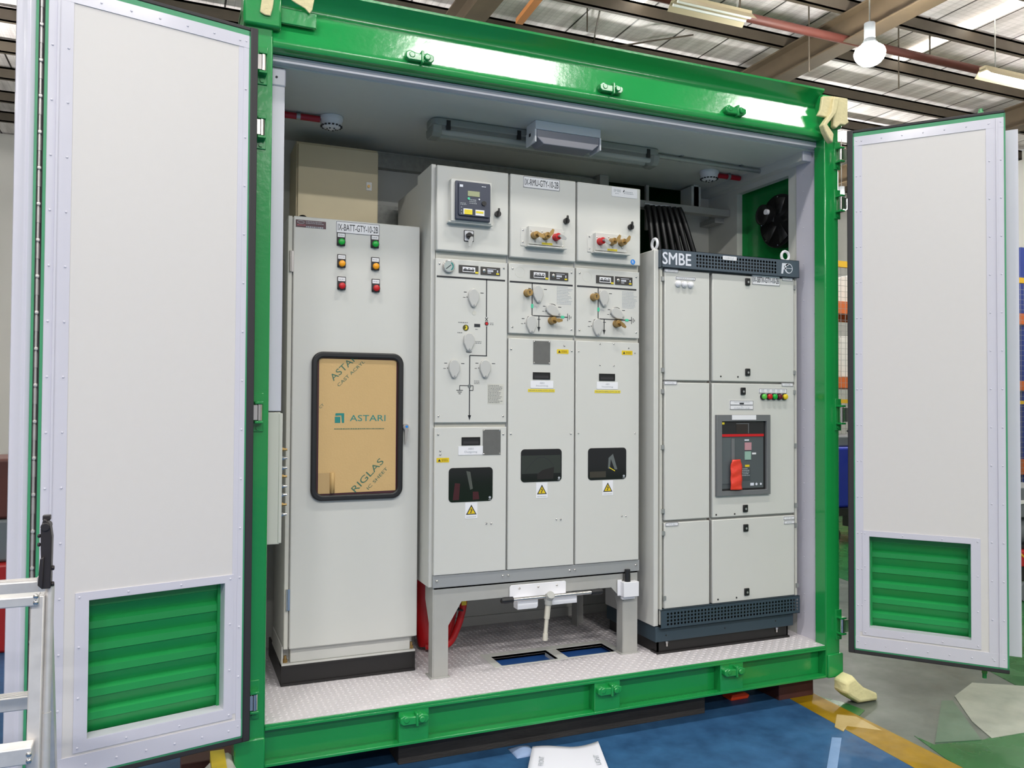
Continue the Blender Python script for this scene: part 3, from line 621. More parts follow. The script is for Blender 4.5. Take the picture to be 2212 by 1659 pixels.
# ------------------------------------------------------------------ shared small parts
def copyobj(o, parent, d):
    c = o.copy(); COL.objects.link(c); c.parent = parent; c.location = Vector(o.location) + Vector(d); ORG[c.name] = ORG.get(o.name, Vector((0,0,0)))
    for ch in list(o.children): 
        k = ch.copy(); COL.objects.link(k); k.parent = c
    return c
def label_plate(par, x0, x1, z0, z1, y, s, h, w=None, ink=None, frame=True, name='label_plate', face=None):
    p = O(name, MB().prism(rrect(x0, x1, z0, z1, min(0.004, (z1-z0)*0.2)), 'y', y-0.0022, y), face or labelw, par)
    if frame:
        t = 0.0016; O('border_line', MB().ring(rrect(x0+0.001, x1-0.001, z0+0.001, z1-0.001, 0.003), rrect(x0+0.001+t, x1-0.001-t, z0+0.001+t, z1-0.001-t, 0.003), 'y', y-0.0028, y-0.0022), inkb, p)
    if s: text('lettering', s, (x0+x1)/2, (z0+z1)/2, y-0.0032, h, ink or inkb, p, width=w)
    return p
def lines_of_print(par, x0, x1, z0, z1, y, n, mt=None, name='fine_print', ragged=0.35):
    m = MB(); 
    for i in range(n):
        z = z1 - (i+0.5)*(z1-z0)/n; e = x1 - (x1-x0)*ragged*random.random(); h = (z1-z0)/n*0.22; x = x0
        while x < e-0.002:
            l = min(e-x, random.uniform(0.003, 0.010)); m.box(x, x+l, y-0.0006, y, z-h, z+h); x += l+0.0022
    return O(name, m, mt or inkg, par)
def screw(par, x, z, y, r=0.0055, mt=None, name='screw'):
    return O(name, MB().dome((x, y, z), (0, -1, 0), r, r*0.7, 10, 3), mt or chrome, par)
def screws(par, pts, y, r=0.0055, mt=None):
    for x, z in pts: screw(par, x, z, y, r, mt)

# ------------------------------------------------------------------ battery cabinet
bt = E('battery_cabinet', 'tall light grey battery cabinet with a paper-covered window and six signal lamps', 'cabinet', (0.42, 0.65, 0))
bx0, bx1, by, bz0, bz1 = 0.118, 0.722, 0.415, 0.172, 2.092
body = O('cabinet_body', MB().box(bx0, bx1, by, 0.785, bz0, bz1-0.003), cab, bt, bev=0.004)
DY = 0.392
door = O('cabinet_door', MB().box(bx0+0.022, bx1+0.002, DY, by-0.003, bz0-0.006, bz1), cab, bt, bev=0.005)
O('hinge_flange', MB().box(bx0-0.001, bx0+0.018, DY+0.006, by, bz0-0.006, bz1), cabd, bt, bev=0.003)
for z0, z1 in (((0.1304, 1.8406)[1], (0.1293, 1.9338)[1]), ((0.1470, 0.3375)[1], (0.1459, 0.4314)[1])):
    O('cabinet_hinge', MB().cyl((bx0+0.010, DY, z0), (bx0+0.010, DY, z1), 0.005, 10).box(bx0+0.006, bx0+0.024, DY+0.001, DY+0.006, z0, z1), chrome, bt)
O('plinth', MB().box(0.150, 0.700, by+0.01, 0.775, 0.098, bz0).box(0.119, 0.151, by+0.055, 0.775, 0.098, bz0).box(0.699, 0.72, by+0.055, 0.775, 0.098, bz0), cab, bt, bev=0.003)
O('plinth_flange', MB().box(0.112, 0.722, by+0.0, 0.785, 0.09, 0.098).box(0.113, 0.118, by+0.012, 0.78, 0.098, bz0), cab, bt)
m = MB(); m.box(0.110, 0.722, by+0.002, by+0.01, 0.0, 0.09); m.box(0.110, 0.722, by-0.004, by+0.05, 0.082, 0.09); m.box(0.110, 0.722, by-0.004, by+0.05, 0.0, 0.012); m.box(0.110, 0.118, by, 0.90, 0.0, 0.09); m.box(0.714, 0.722, by, 0.90, 0.0, 0.09)
O('base_channel', m, black, bt)
for x in (0.130, 0.709): O('anchor_bolt', MB().cyl((x, by+0.025, 0.098), (x, by+0.025, 0.112), 0.011, 6).cyl((x, by+0.025, 0.112), (x, by+0.025, 0.128), 0.006, 8), brass, bt)
O('cable_gland', MB().dome(((0.1974, 2.1250)[0], 0.52, bz1), (0, 0, 1), 0.028, 0.035, 14, 4), rubber, bt)
a, c = (0.1488, 2.0813), (0.2823, 2.0388)
np_ = O('name_plate', MB().box(a[0], c[0], DY-0.002, DY, c[1]+0.004, a[1]-0.006), maroon, door)
zc = (c[1]+a[1])/2-0.001
O('oval_emblem', MB().ring([(a[0]+0.022+0.016*math.cos(t*PI/8), zc+0.006+0.007*math.sin(t*PI/8)) for t in range(16)], [(a[0]+0.022+0.014*math.cos(t*PI/8), zc+0.006+0.005*math.sin(t*PI/8)) for t in range(16)], 'y', DY-0.003, DY-0.002), inkg, np_)
lines_of_print(np_, a[0]+0.045, c[0]-0.008, zc+0.0, zc+0.014, DY-0.002, 2, inkg)
lines_of_print(np_, a[0]+0.006, a[0]+0.045, zc-0.012, zc-0.002, DY-0.002, 1, mat('ink_rose', 'b0525c', 0.5), ragged=0.0)
lines_of_print(np_, a[0]+0.045, c[0]-0.006, zc-0.020, zc-0.006, DY-0.002, 1, inkg, ragged=0.1)
a, c = (0.3280, 2.0575), (0.5291, 2.0579)
zl = ((0.3280, 2.0575)[1] + (0.5291, 2.0579)[1])/2
label_plate(door, a[0], c[0], zl-0.027, zl+0.027, DY, 'IX-BATT-GTY-10-2B', 0.030, (c[0]-a[0])*0.92, name='name_label')
def signal_lamp(par, x, z, y, lens, r=0.0155, holder=True, legend=True):
    b_ = O('lamp_holder', MB().box(x-0.019, x+0.019, y-0.006, y, z-0.016, z+0.044).cyl((x, y-0.006, z), (x, y-0.016, z), r+0.003, 20), gasket, par, bev=0.0015)
    O('signal_lens', MB().cyl((x, y-0.010, z), (x, y-0.026, z), r, 20, r*0.9).dome((x, y-0.026, z), (0, -1, 0), r*0.9, 0.004, 20, 3), lens, b_)
    O('legend_tag', MB().box(x-0.016, x+0.016, y-0.0072, y-0.006, z+0.023, z+0.040), labelw, b_)
    lines_of_print(b_, x-0.012, x+0.012, z+0.027, z+0.036, y-0.0072, 1, inkg, ragged=0)
    return b_
for px, py, ln in ((0,0,lgreen), (0,1,lamber), (0,2,red), (1,0,lgreen), (1,1,lamber), (1,2,red)):
    pts = {(0,0): (0.3505, 1.9883), (0,1): (0.3535, 1.8891), (0,2): (0.3546, 1.7877), (1,0): (0.5063, 1.9901), (1,1): (0.5094, 1.8871), (1,2): (0.5125, 1.7864)}[(px, py)]
    signal_lamp(door, pts[0], pts[1], DY, ln)
# window
wx0 = ((0.2239, 1.1532)[0]); wx1 = ((0.6452, 1.1506)[0]); wz1 = ((0.2203, 1.4863)[1] + (0.6411, 1.4876)[1])/2; wz0 = ((0.2275, 0.8171)[1] + (0.6469, 0.8147)[1])/2
win = O('viewing_window', MB().prism(rrect(wx0+0.02, wx1-0.02, wz0+0.02, wz1-0.02, 0.02), 'y', DY-0.003, DY), maroon, door, label='dark acrylic pane behind a rubber seal')
n_ = 12
O('window_seal', MB().ring(rrect(wx0, wx1, wz0, wz1, 0.05, 8), rrect(wx0+0.026, wx1-0.026, wz0+0.026, wz1-0.026, 0.03, 8), 'y', DY-0.020, DY), rubber, win, bev=0.007, seg=3)
px0, px1, pz0, pz1 = wx0+0.034, wx1-0.032, wz0+0.032, wz1-0.03
ps = O('protective_paper', MB().prism([(px0, pz0), (px1, pz0+0.004), (px1, pz1-0.002), (px0, pz1)], 'y', DY-0.006, DY-0.0032), kraft, win, label='brown printed protective paper')
lx, lz = (0.3510, 1.1878)
yt = DY-0.0066
O('printed_logo', MB().prism([(lx-0.019,lz+0.019),(lx-0.016,lz+0.022),(lx+0.021,lz+0.022),(lx+0.021,lz-0.022),(lx+0.011,lz-0.022),(lx+0.008,lz+0.012),(lx-0.019,lz+0.010)], 'y', yt, yt+0.0003).box(lx-0.021, lx+0.004, yt, yt+0.0003, lz-0.022, lz+0.006), teal, ps)
tx, tz = (0.4804, 1.1875)
text('brand_lettering', 'ASTARI', tx, tz, yt, 0.028, teal, ps, width=0.165)
tz2 = (0.4444, 1.1388)[1]
lines_of_print(ps, px0+0.07, px1-0.055, tz2-0.004, tz2+0.004, yt, 1, inkgreen, ragged=0)
q1 = (0.3804, 1.4049); text('diagonal_lettering', 'ASTAR', q1[0]-0.012, q1[1]+0.014, yt, 0.030, inkgreen, ps, width=0.155, rot=R(44))
q1 = (0.4037, 1.3927); text('diagonal_lettering', 'CAST ACRYL', q1[0]-0.002, q1[1]-0.001, yt, 0.014, inkgreen, ps, width=0.165, rot=R(44))
q1 = (0.4872, 0.9218); text('diagonal_lettering', 'RIGLAS', q1[0]-0.005, q1[1]+0.004, yt, 0.030, inkgreen, ps, width=0.190, rot=R(46))
q1 = (0.5282, 0.9120); text('diagonal_lettering', 'IC SHEET', q1[0]-0.001, q1[1]-0.002, yt, 0.014, inkgreen, ps, width=0.130, rot=R(46))
text('diagonal_lettering', 'CT', px0+0.012, pz1-0.215, yt, 0.011, inkgreen, ps, width=0.024, rot=R(44))
m = MB()
def curl(u, v):
    x = px0 + 0.052 + u*0.022; zz = pz0 + 0.002 + v*0.092
    return (x - 0.010*v*0 + 0.008*math.sin(u*PI)*0, yt - 0.012*math.sin(u*PI), zz)
m.grid(curl, 8, 2); O('peeled_corner', m, kraftd, ps, solid=0.0006)
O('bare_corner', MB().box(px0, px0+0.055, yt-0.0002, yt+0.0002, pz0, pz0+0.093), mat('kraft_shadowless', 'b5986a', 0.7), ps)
hxp, hzp = (0.6569, 1.1465)
hd = O('door_handle', MB().cyl((hxp, DY, hzp), (hxp, DY-0.022, hzp), 0.014, 18).cyl((hxp, DY-0.022, hzp), (hxp, DY-0.028, hzp), 0.011, 18).prism([(hxp-0.006, hzp-0.012), (hxp+0.010, hzp-0.008), (hxp+0.002, hzp-0.078), (hxp-0.004, hzp-0.082)], 'y', DY-0.024, DY-0.012), chrome, door, label='chrome lever handle')
O('key_core', MB().cyl((hxp+0.002, DY-0.028, hzp+0.001), (hxp+0.002, DY-0.030, hzp+0.001), 0.006, 12), blue, hd)

# ------------------------------------------------------------------ ring main switchgear
RX0, RX1, RY = 0.752, 1.846, 0.262
rm = E('switchgear_cabinet', 'wide light grey three-panel switchgear cabinet on a welded stand', 'cabinet', (1.30, 0.55, 0))
O('tank_body', MB().box(RX0+0.012, RX1-0.002, RY+0.004, 0.90, 0.452, 2.345), cabd, rm, bev=0.003)
O('side_panel', MB().box(RX0-0.012, RX0+0.010, RY+0.006, 0.50, 0.415, 2.362).box(RX0-0.004, RX0+0.010, RY+0.045, 0.90, 0.43, 2.33), cab, rm, bev=0.003)
O('bottom_rail', MB().box(RX0+0.004, RX1, RY-0.010, RY+0.03, 0.414, 0.470), seam, rm, bev=0.002)
for x in (0.775, 1.100, 1.128, 1.452, 1.480, 1.825): screw(rm, x, 0.444, RY-0.010, 0.007)
cols = [(0.757, 1.112), (1.121, 1.470), (1.479, 1.838)]
z_t = 2.352
zu = [((0.7577, 1.9577)[1]+(1.1039, 1.9554)[1])/2, ((1.1158, 1.9519)[1]+(1.4603, 1.9497)[1])/2, ((1.4781, 1.9555)[1]+(1.8181, 1.9583)[1])/2]
zmt = [((0.7557, 1.9320)[1]+(1.1041, 1.9246)[1])/2, (1.1183, 1.9309)[1], (1.4782, 1.9326)[1]]
zmb = [(0.9299, 1.1678)[1], ((1.1180, 1.5916)[1]+(1.4644, 1.5920)[1])/2, ((1.4822, 1.5881)[1]+(1.8245, 1.5933)[1])/2]
zlt = [(0.9300, 1.1472)[1], ((1.1182, 1.5685)[1]+(1.4645, 1.5693)[1])/2, ((1.4823, 1.5676)[1]+(1.8246, 1.5698)[1])/2]
O('panel_gap_strip', MB().box(1.1135, 1.1195, RY-0.001, RY+0.004, 0.46, 2.34).box(1.4715, 1.4775, RY-0.001, RY+0.004, 0.46, 2.34), seam, rm)
ud = []; cp = []; lp = []
YU, YC, YL = 0.236, 0.246, 0.246
for i, (x0, x1) in enumerate(cols):
    ud.append(O('upper_door', MB().box(x0, x1, YU, RY+0.002, zu[i]+0.002, z_t), cab, rm, bev=0.005))
    cp.append(O('control_panel', MB().box(x0, x1, YC, RY+0.002, zmb[i], zmt[i]-0.004), cab, rm, bev=0.003))
    lp.append(O('lower_panel', MB().box(x0, x1, YL, RY+0.002, 0.472, zlt[i]), cab, rm, bev=0.003))
    e_ = 0.018
    screws(cp[i], [(x0+e_, zmt[i]-0.030), (x1-e_, zmt[i]-0.030), (x0+e_, zmb[i]+0.03), (x1-e_, zmb[i]+0.03)], YC)
# relay on the first upper door
d0 = ud[0]
ax, az = (0.8073, 2.2700); cx_, cz_ = (1.0125, 2.0929)
rx0, rx1 = (0.8302, 2.1916)[0], (1.0002, 2.2087)[0]; rz1 = ((0.8295, 2.2767)[1]+(1.0021, 2.2739)[1])/2; rz0 = ((0.8309, 2.0980)[1]+(1.0009, 2.0962)[1])/2
hood = O('relay_hood', MB().box(rx0-0.016, rx1+0.012, 0.200, YU, rz0-0.006, rz1+0.010).box(rx0-0.026, rx1+0.022, 0.206, YU, rz0-0.012, rz0-0.004), cab, d0, bev=0.002)
relay = O('protection_relay', MB().box(rx0, rx1, 0.186, 0.200, rz0, rz1), navy, hood, bev=0.004, label='dark blue-grey relay with a small display')
cover = O('relay_cover', MB().prism(rrect(rx0+0.012, rx1-0.002, rz0+0.018, rz1-0.004, 0.01), 'y', 0.178, 0.186), navy, relay, bev=0.002)
yf = 0.1775
def rf(px, py): return None
def prect(nm, a, c, mt, par, y, t=0.0012): 
    x0, x1, z0, z1 = box4(a, c); return O(nm, MB().box(x0, x1, y-t, y, z0, z1), mt, par)
prect('lcd_display', (0.8860, 2.2305), (0.9438, 2.2066), lcd, relay, yf)
prect('warning_sticker', (0.8654, 2.1476), (0.9082, 2.1219), labelw, relay, yf)
prect('warning_sticker', (0.8699, 2.1438), (0.9082, 2.1219), yellow, relay, yf-0.001)
prect('warning_sticker', (0.9238, 2.1469), (0.9671, 2.1210), labelw, relay, yf)
prect('warning_sticker', (0.9261, 2.1407), (0.9625, 2.1313), yellow, relay, yf-0.001)
prect('status_mark', (0.8467, 2.2561), (0.8624, 2.2451), inkw, relay, yf)
g_ = (0.8908, 2.1948); O('power_button', MB().cyl((g_[0], yf, g_[1]), (g_[0], yf-0.002, g_[1]), 0.006, 12), mint, relay)
g_ = (0.9416, 2.1957); O('reset_button', MB().cyl((g_[0], yf, g_[1]), (g_[0], yf-0.002, g_[1]), 0.004, 12), inkw, relay)
g_ = (0.9640, 2.2559); lines_of_print(relay, g_[0]-0.010, g_[0]+0.014, g_[1]-0.003, g_[1]+0.004, yf, 1, inkw, ragged=0)
g_ = (0.9145, 2.1844); lines_of_print(relay, g_[0]-0.02, g_[0]+0.02, g_[1]-0.014, g_[1]+0.010, yf, 3, inkg, ragged=0.2)
g_ = (0.8854, 2.1687); lines_of_print(relay, g_[0]-0.035, g_[0]+0.0, g_[1]-0.006, g_[1]+0.006, yf, 2, inkg, ragged=0.2)
m = MB()
for k in range(3): g_ = (rx0+0.026, rz0+0.055-k*0.014); m.dome((g_[0], yf, g_[1]), (0,-1,0), 0.003, 0.002, 8)
O('indicator_dots', m, inkg, relay)
g_ = (0.9645, 2.1786); O('cover_latch', MB().cyl((g_[0], yf, g_[1]), (g_[0], yf-0.006, g_[1]), 0.011, 16), blackp, relay)
def knob(par, x, z, y):
    return O('quarter_turn_knob', MB().cyl((x, y, z), (x, y-0.016, z), 0.0145, 16).prism([(x-0.004, z-0.014), (x+0.005, z-0.014), (x+0.004, z+0.022), (x-0.001, z+0.025)], 'y', y-0.026, y-0.012), blackp, par)
for i, g_ in enumerate(((1.0542, 2.1498), (1.4144, 2.1494), (1.7769, 2.1515))): knob(ud[i], g_[0], g_[1], YU)
# key selector under the relay
kx, kz = (0.9126, 2.0350)
ks = O('selector_plate', MB().prism(rrect(kx-0.024, kx+0.024, kz-0.026, kz+0.026, 0.004), 'y', YU-0.004, YU), blackp, d0)
O('selector_face', MB().prism(rrect(kx-0.021, kx+0.021, kz-0.023, kz+0.023, 0.003), 'y', YU-0.0048, YU-0.004), labelw, ks)
O('selector_switch', MB().cyl((kx-0.002, YU-0.005, kz), (kx-0.002, YU-0.018, kz), 0.014, 16).box(kx-0.018, kx+0.014, YU-0.024, YU-0.015, kz-0.006, kz+0.005), blackp, ks)
def key(par, x, z, y, ang, mt=None, L=0.030):
    c, s_ = math.cos(ang), math.sin(ang)
    def q(a, b): return (x + a*c - b*s_, z + a*s_ + b*c)
    m = MB(); m.cyl((x, y, z), (x, y-0.014, z), 0.004, 8)
    m.prism([q(-0.008, 0), q(-0.003, -0.007), q(L*0.4, -0.012), q(L, -0.006), q(L, 0.004), q(L*0.4, 0.008), q(-0.003, 0.006)], 'y', y-0.016, y-0.013)
    return O('lock_key', m, mt or steel, par)
key(ks, kx+0.004, kz-0.014, YU-0.016, R(-105), steel, 0.042)
def lock(par, x, z, y, mt, keyang=None, r=0.0165, L=0.032):
    l_ = O('interlock_cylinder', MB().cyl((x, y, z), (x, y-0.004, z), r+0.002, 20).cyl((x, y-0.004, z), (x, y-0.034, z), r, 20, r*0.97), mt, par, bev=0.001)
    if keyang is not None:
        O('key_stem', MB().cyl((x, y-0.034, z), (x, y-0.048, z), 0.006, 10), steel if mt is not brass else brass, l_)
        key(l_, x+0.004, z, y-0.036, keyang, steel if mt is not brass else brass, L)
    else: O('keyhole', MB().box(x-0.0015, x+0.0015, y-0.0346, y-0.034, z-0.007, z+0.003).cyl((x, y-0.034, z+0.004), (x, y-0.0346, z+0.004), 0.0035, 8), inkb, l_)
    return l_
def lockbox(par, a, c, ztop, zbot, pts):
    x0 = a; x1 = c
    b_ = O('interlock_bracket', MB().box(x0, x1, YU-0.032, YU, zbot, ztop).box(x0-0.032, x1+0.024, YU-0.003, YU, zbot-0.006, ztop-0.006).box(x0-0.01, x1+0.024, YU-0.036, YU, zbot-0.012, zbot-0.004), cab, par, bev=0.0015)
    screws(b_, [(x0-0.020, ztop-0.018), (x0-0.020, zbot+0.012), (x1+0.014, zbot+0.006)], YU-0.003, 0.005)
    for (gx_, gz_), mt, ka in pts:
        lock(b_, gx_, gz_, YU-0.032, mt, ka); screw(b_, gx_+0.006, gz_-0.026, YU-0.032, 0.0045); screw(b_, gx_-0.016, gz_+0.022, YU-0.032, 0.004)
    xm = (x0+x1)/2
    st = O('yellow_sticker', MB().box(xm-0.022, xm+0.034, YU-0.0325, YU-0.032, zbot+0.002, zbot+0.012), yellow, b_); lines_of_print(st, xm-0.018, xm+0.030, zbot+0.004, zbot+0.010, YU-0.0325, 1, mat('ink_olive'+par.name, '8f8420', 0.6), ragged=0)
    return b_
lockbox(ud[1], (1.2058, 2.0536)[0], (1.3819, 2.0682)[0], ((1.2031, 2.1042)[1]+(1.3817, 2.1042)[1])/2, ((1.1988, 2.0155)[1]+(1.3747, 2.0182)[1])/2,
        [((1.2307, 2.0577), brass, R(-25)), ((1.2888, 2.0581), brass, R(60)), ((1.3450, 2.0583), red, R(-25))])
lockbox(ud[2], (1.5644, 2.0605)[0], (1.7373, 2.0629)[0], ((1.5642, 2.1017)[1]+(1.7372, 2.1024)[1])/2, ((1.5414, 2.0130)[1]+(1.7242, 2.0154)[1])/2,
        [((1.5868, 2.0579), red, R(-30)), ((1.6516, 2.0608), brass, R(60)), ((1.7067, 2.0607), brass, R(60))])
a, c = (1.1864, 2.3403), (1.3810, 2.2938)
zl = ((1.1865, 2.3203)[1] + (1.3809, 2.3188)[1])/2
label_plate(ud[1], a[0], c[0], zl-0.0275, zl+0.0275, YU, 'IX-RMU-GTY-10-2B', 0.031, (c[0]-a[0])*0.92, name='name_label')
a, c = (1.6695, 2.3239), (1.8171, 2.3228)
zl = (a[1]+c[1])/2
mk = label_plate(ud[2], a[0], c[0], zl-0.024, zl+0.024, YU, '', 0.01, frame=False, name='maker_label')
text('lettering', 'SMBE', a[0]+0.032, zl+0.006, YU-0.0028, 0.013, inkg, mk, width=0.042)
O('logo_mark', MB().prism([(a[0]+0.064, zl+0.002), (a[0]+0.069, zl+0.012), (a[0]+0.075, zl+0.013), (a[0]+0.069, zl+0.002)], 'y', YU-0.003, YU-0.0022), inkb, mk)
lines_of_print(mk, a[0]+0.070, c[0]-0.012, zl-0.008, zl+0.008, YU-0.0022, 2, inkg); lines_of_print(mk, a[0]+0.02, a[0]+0.05, zl-0.012, zl-0.006, YU-0.0022, 1, inkg)
g_ = (1.7936, 1.9764)
st = O('round_sticker', MB().cyl((g_[0], YU, g_[1]), (g_[0], YU-0.001, g_[1]), 0.0135, 20), blue, ud[2], label='round blue sticker')
text('lettering', 'R', g_[0], g_[1], YU-0.0014, 0.014, inkw, st)

# control panels -------------------------------------------------
yc = YC
def seg(m, p0, p1, w_=0.0045):
    if abs(p0[0]-p1[0]) < abs(p0[1]-p1[1]): x = (p0[0]+p1[0])/2; m.box(x-w_/2, x+w_/2, yc-0.0008, yc, p0[1], p1[1])
    else: z = (p0[1]+p1[1])/2; m.box(p0[0], p1[0], yc-0.0008, yc, z-w_/2, z+w_/2)
def arrow(m, x, z): m.prism([(x-0.008, z+0.024), (x+0.008, z+0.024), (x, z)], 'y', yc-0.0008, yc)
def cover(par, x, z, rot=0.0, s=1.0):
    """grey swing cover over an operating socket"""
    c, sn = math.cos(rot), math.sin(rot); pts = []
    raw = [(0.026*math.cos(t), 0.031*math.sin(t)+0.010) for t in [PI*k/10 for k in range(11)]] + [(-0.026, -0.008), (-0.016, -0.030), (-0.011, -0.040), (0, -0.046), (0.011, -0.040), (0.014, -0.030), (0.026, -0.008)]
    pts = [(x + s*(a_*c - b_*sn), z + s*(a_*sn + b_*c)) for a_, b_ in raw]
    o = O('socket_cover', MB().prism(pts, 'y', yc-0.014, yc-0.002), mat('cover_grey', 'bdbdba', 0.45) if 'cover_grey' not in MATS else MATS['cover_grey'], par, bev=0.003)
    k = (x + s*(0.0*c + 0.036*sn), z + s*(0.0*sn - 0.036*c)); O('cover_pin', MB().cyl((k[0], yc-0.014, k[1]), (k[0], yc-0.0165, k[1]), 0.004, 10), seam, o)
    return o
def arc(par, x, z, r=0.034, a0=55, a1=125):
    m = MB(); out = [(x+r*math.cos(R(a0+(a1-a0)*i/8)), z+r*math.sin(R(a0+(a1-a0)*i/8))) for i in range(9)]; inn = [(x+(r-0.0025)*math.cos(R(a1-(a1-a0)*i/8)), z+(r-0.0025)*math.sin(R(a1-(a1-a0)*i/8))) for i in range(9)]
    m.prism(out+inn, 'y', yc-0.0008, yc); m.box(x-0.048, x-0.034, yc-0.0006, yc, z+0.018, z+0.021); m.box(x+0.034, x+0.050, yc-0.0006, yc, z+0.018, z+0.021)
    m.box(x-0.052, x-0.040, yc-0.0006, yc, z-0.006, z-0.004); m.box(x-0.034, x-0.031, yc-0.0006, yc, z-0.006, z-0.0)
    return O('position_arc', m, inkb, par)
def meters(par, a0, a1, b0, b1):
    x0, x1, z0, z1 = box4(a0, a1)
    vi = O('voltage_indicator', MB().box(x0, x1, yc-0.003, yc, z0, z1), mat('meter_dark'+par.name, '3a3836', 0.4), par, label='dark voltage indicator insert')
    O('insert_face', MB().box(x0+0.018, x1-0.016, yc-0.0036, yc-0.003, z0+0.006, z1-0.008), labelw, vi)
    m = MB(); w_ = (x1-x0-0.04)/3
    for k in range(3):
        xx = x0+0.024+w_*k; zz = z1-0.020
        m.ring([(xx+0.007+0.0065*math.cos(t*PI/6), zz+0.0065*math.sin(t*PI/6)) for t in range(12)], [(xx+0.007+0.0035*math.cos(t*PI/6), zz+0.0035*math.sin(t*PI/6)) for t in range(12)], 'y', yc-0.0042, yc-0.0036)
    m.box(x0+0.020, x1-0.022, yc-0.0042, yc-0.0036, z0+0.010, z0+0.016); m.prism([(x0+0.02, z0+0.018), (x0+0.03, z0+0.018), (x1-0.03, z1-0.024), (x1-0.04, z1-0.024)], 'y', yc-0.0041, yc-0.0036)
    O('socket_marks', m, inkb, vi)
    O('yellow_sticker', MB().box(x1-0.016, x1-0.001, yc-0.0042, yc-0.003, z0+0.001, z0+0.009), yellow, vi)
    x0, x1, z0, z1 = box4(b0, b1)
    fi = O('fault_indicator', MB().box(x0, x1, yc-0.003, yc, z0, z1), vi.data.materials[0], par, label='dark fault indicator with silver knob')
    O('silver_knob', MB().dome((x0+0.018, yc-0.003, z1-0.018), (0,-1,0), 0.0095, 0.005, 14, 3), chrome, fi)
    m = MB()
    for k in range(4): m.box(x0+0.034+k*0.0075, x0+0.040+k*0.0075, yc-0.0036, yc-0.003, (z0+z1)/2-0.004, (z0+z1)/2+0.005)
    m.box(x1-0.016, x1-0.011, yc-0.0036, yc-0.003, (z0+z1)/2-0.005, (z0+z1)/2+0.006); m.box(x0+0.034, x0+0.052, yc-0.0036, yc-0.003, z0+0.008, z0+0.011); m.box(x0+0.032, x1-0.02, yc-0.0036, yc-0.003, z1-0.010, z1-0.008)
    O('digit_marks', m, inkw, fi)
    O('yellow_sticker', MB().box(x1-0.020, x1-0.006, yc-0.0036, yc-0.003, z0+0.004, z0+0.011), yellow, fi)
c0 = cp[0]
meters(c0, (0.8682, 1.8995), (0.9645, 1.8627), (0.9758, 1.8983), (1.0741, 1.8611))
g_ = (0.8165, 1.8873)
ga = O('pressure_gauge', MB().cyl((g_[0], yc, g_[1]), (g_[0], yc-0.016, g_[1]), 0.0285, 28), chrome, c0, bev=0.002, label='round dial gauge with chrome rim')
O('dial_face', MB().cyl((g_[0], yc-0.016, g_[1]), (g_[0], yc-0.0166, g_[1]), 0.024, 28), mat('dial_grey', 'a9b3b0', 0.3), ga)
O('green_sector', MB().prism([(g_[0]+0.022*math.cos(R(a_)), g_[1]+0.022*math.sin(R(a_))) for a_ in range(-60, 61, 15)] + [(g_[0]+0.016*math.cos(R(a_)), g_[1]+0.016*math.sin(R(a_))) for a_ in range(60, -61, -15)], 'y', yc-0.0172, yc-0.0166), teal, ga)
O('pointer', MB().prism([(g_[0]-0.016, g_[1]-0.012), (g_[0]+0.008, g_[1]+0.008), (g_[0]+0.010, g_[1]+0.006), (g_[0]-0.014, g_[1]-0.014)], 'y', yc-0.0178, yc-0.0166), inkb, ga)
m = MB()
seg(m, (0.7623, 1.8389), (1.1003, 1.8407), 0.008)
seg(m, (1.0063, 1.8414), (1.0075, 1.6627)); seg(m, (1.0078, 1.6192), (1.0087, 1.4821)); seg(m, (0.9246, 1.4799), (1.0110, 1.4811)); seg(m, (0.9246, 1.4799), (0.9255, 1.1957))
g_ = (0.9256, 1.1786); arrow(m, g_[0], g_[1])
gx_ = (1.0076, 1.6518); m.prism([(gx_[0]-0.008, gx_[1]+0.008), (gx_[0]-0.005, gx_[1]+0.009), (gx_[0]+0.008, gx_[1]-0.008), (gx_[0]+0.005, gx_[1]-0.009)], 'y', yc-0.0009, yc); m.prism([(gx_[0]+0.008, gx_[1]+0.008), (gx_[0]+0.005, gx_[1]+0.009), (gx_[0]-0.008, gx_[1]-0.008), (gx_[0]-0.005, gx_[1]-0.009)], 'y', yc-0.0009, yc)
g1 = (0.9245, 1.3398); seg(m, (g1[0]-0.048, g1[1]), (g1[0]+0.018, g1[1]), 0.003); seg(m, (g1[0]-0.048, g1[1]), (g1[0]-0.048, g1[1]-0.022), 0.003); seg(m, (g1[0]+0.018, g1[1]), (g1[0]+0.018, g1[1]-0.022), 0.003); seg(m, (g1[0], g1[1]-0.022), (g1[0]+0.018, g1[1]-0.022), 0.003)
for k, hw in enumerate((0.016, 0.010, 0.005)): seg(m, (g1[0]-0.048-hw, g1[1]-0.022-k*0.008), (g1[0]-0.048+hw, g1[1]-0.022-k*0.008), 0.0028)
O('mimic_diagram', m, inkb, c0)
g_ = (1.0077, 1.6322); O('red_indicator', MB().cyl((g_[0], yc, g_[1]), (g_[0], yc-0.002, g_[1]), 0.0095, 16), inkb, c0); O('red_indicator_dot', MB().cyl((g_[0], yc-0.002, g_[1]), (g_[0], yc-0.003, g_[1]), 0.0065, 16), red, c0)
g_ = (0.9245, 1.3377); O('position_window', MB().cyl((g_[0], yc, g_[1]), (g_[0], yc-0.002, g_[1]), 0.0085, 16), mat('window_grey', '6e7272', 0.4), c0)
for g_ in ((0.9401, 1.7477), (0.9186, 1.5418), (0.8472, 1.4156), (0.9999, 1.4187)): cover(c0, g_[0], g_[1]+0.002)
for g_ in ((0.9422, 1.7550), (0.8491, 1.4222), (1.0021, 1.4255)): arc(c0, g_[0], g_[1])
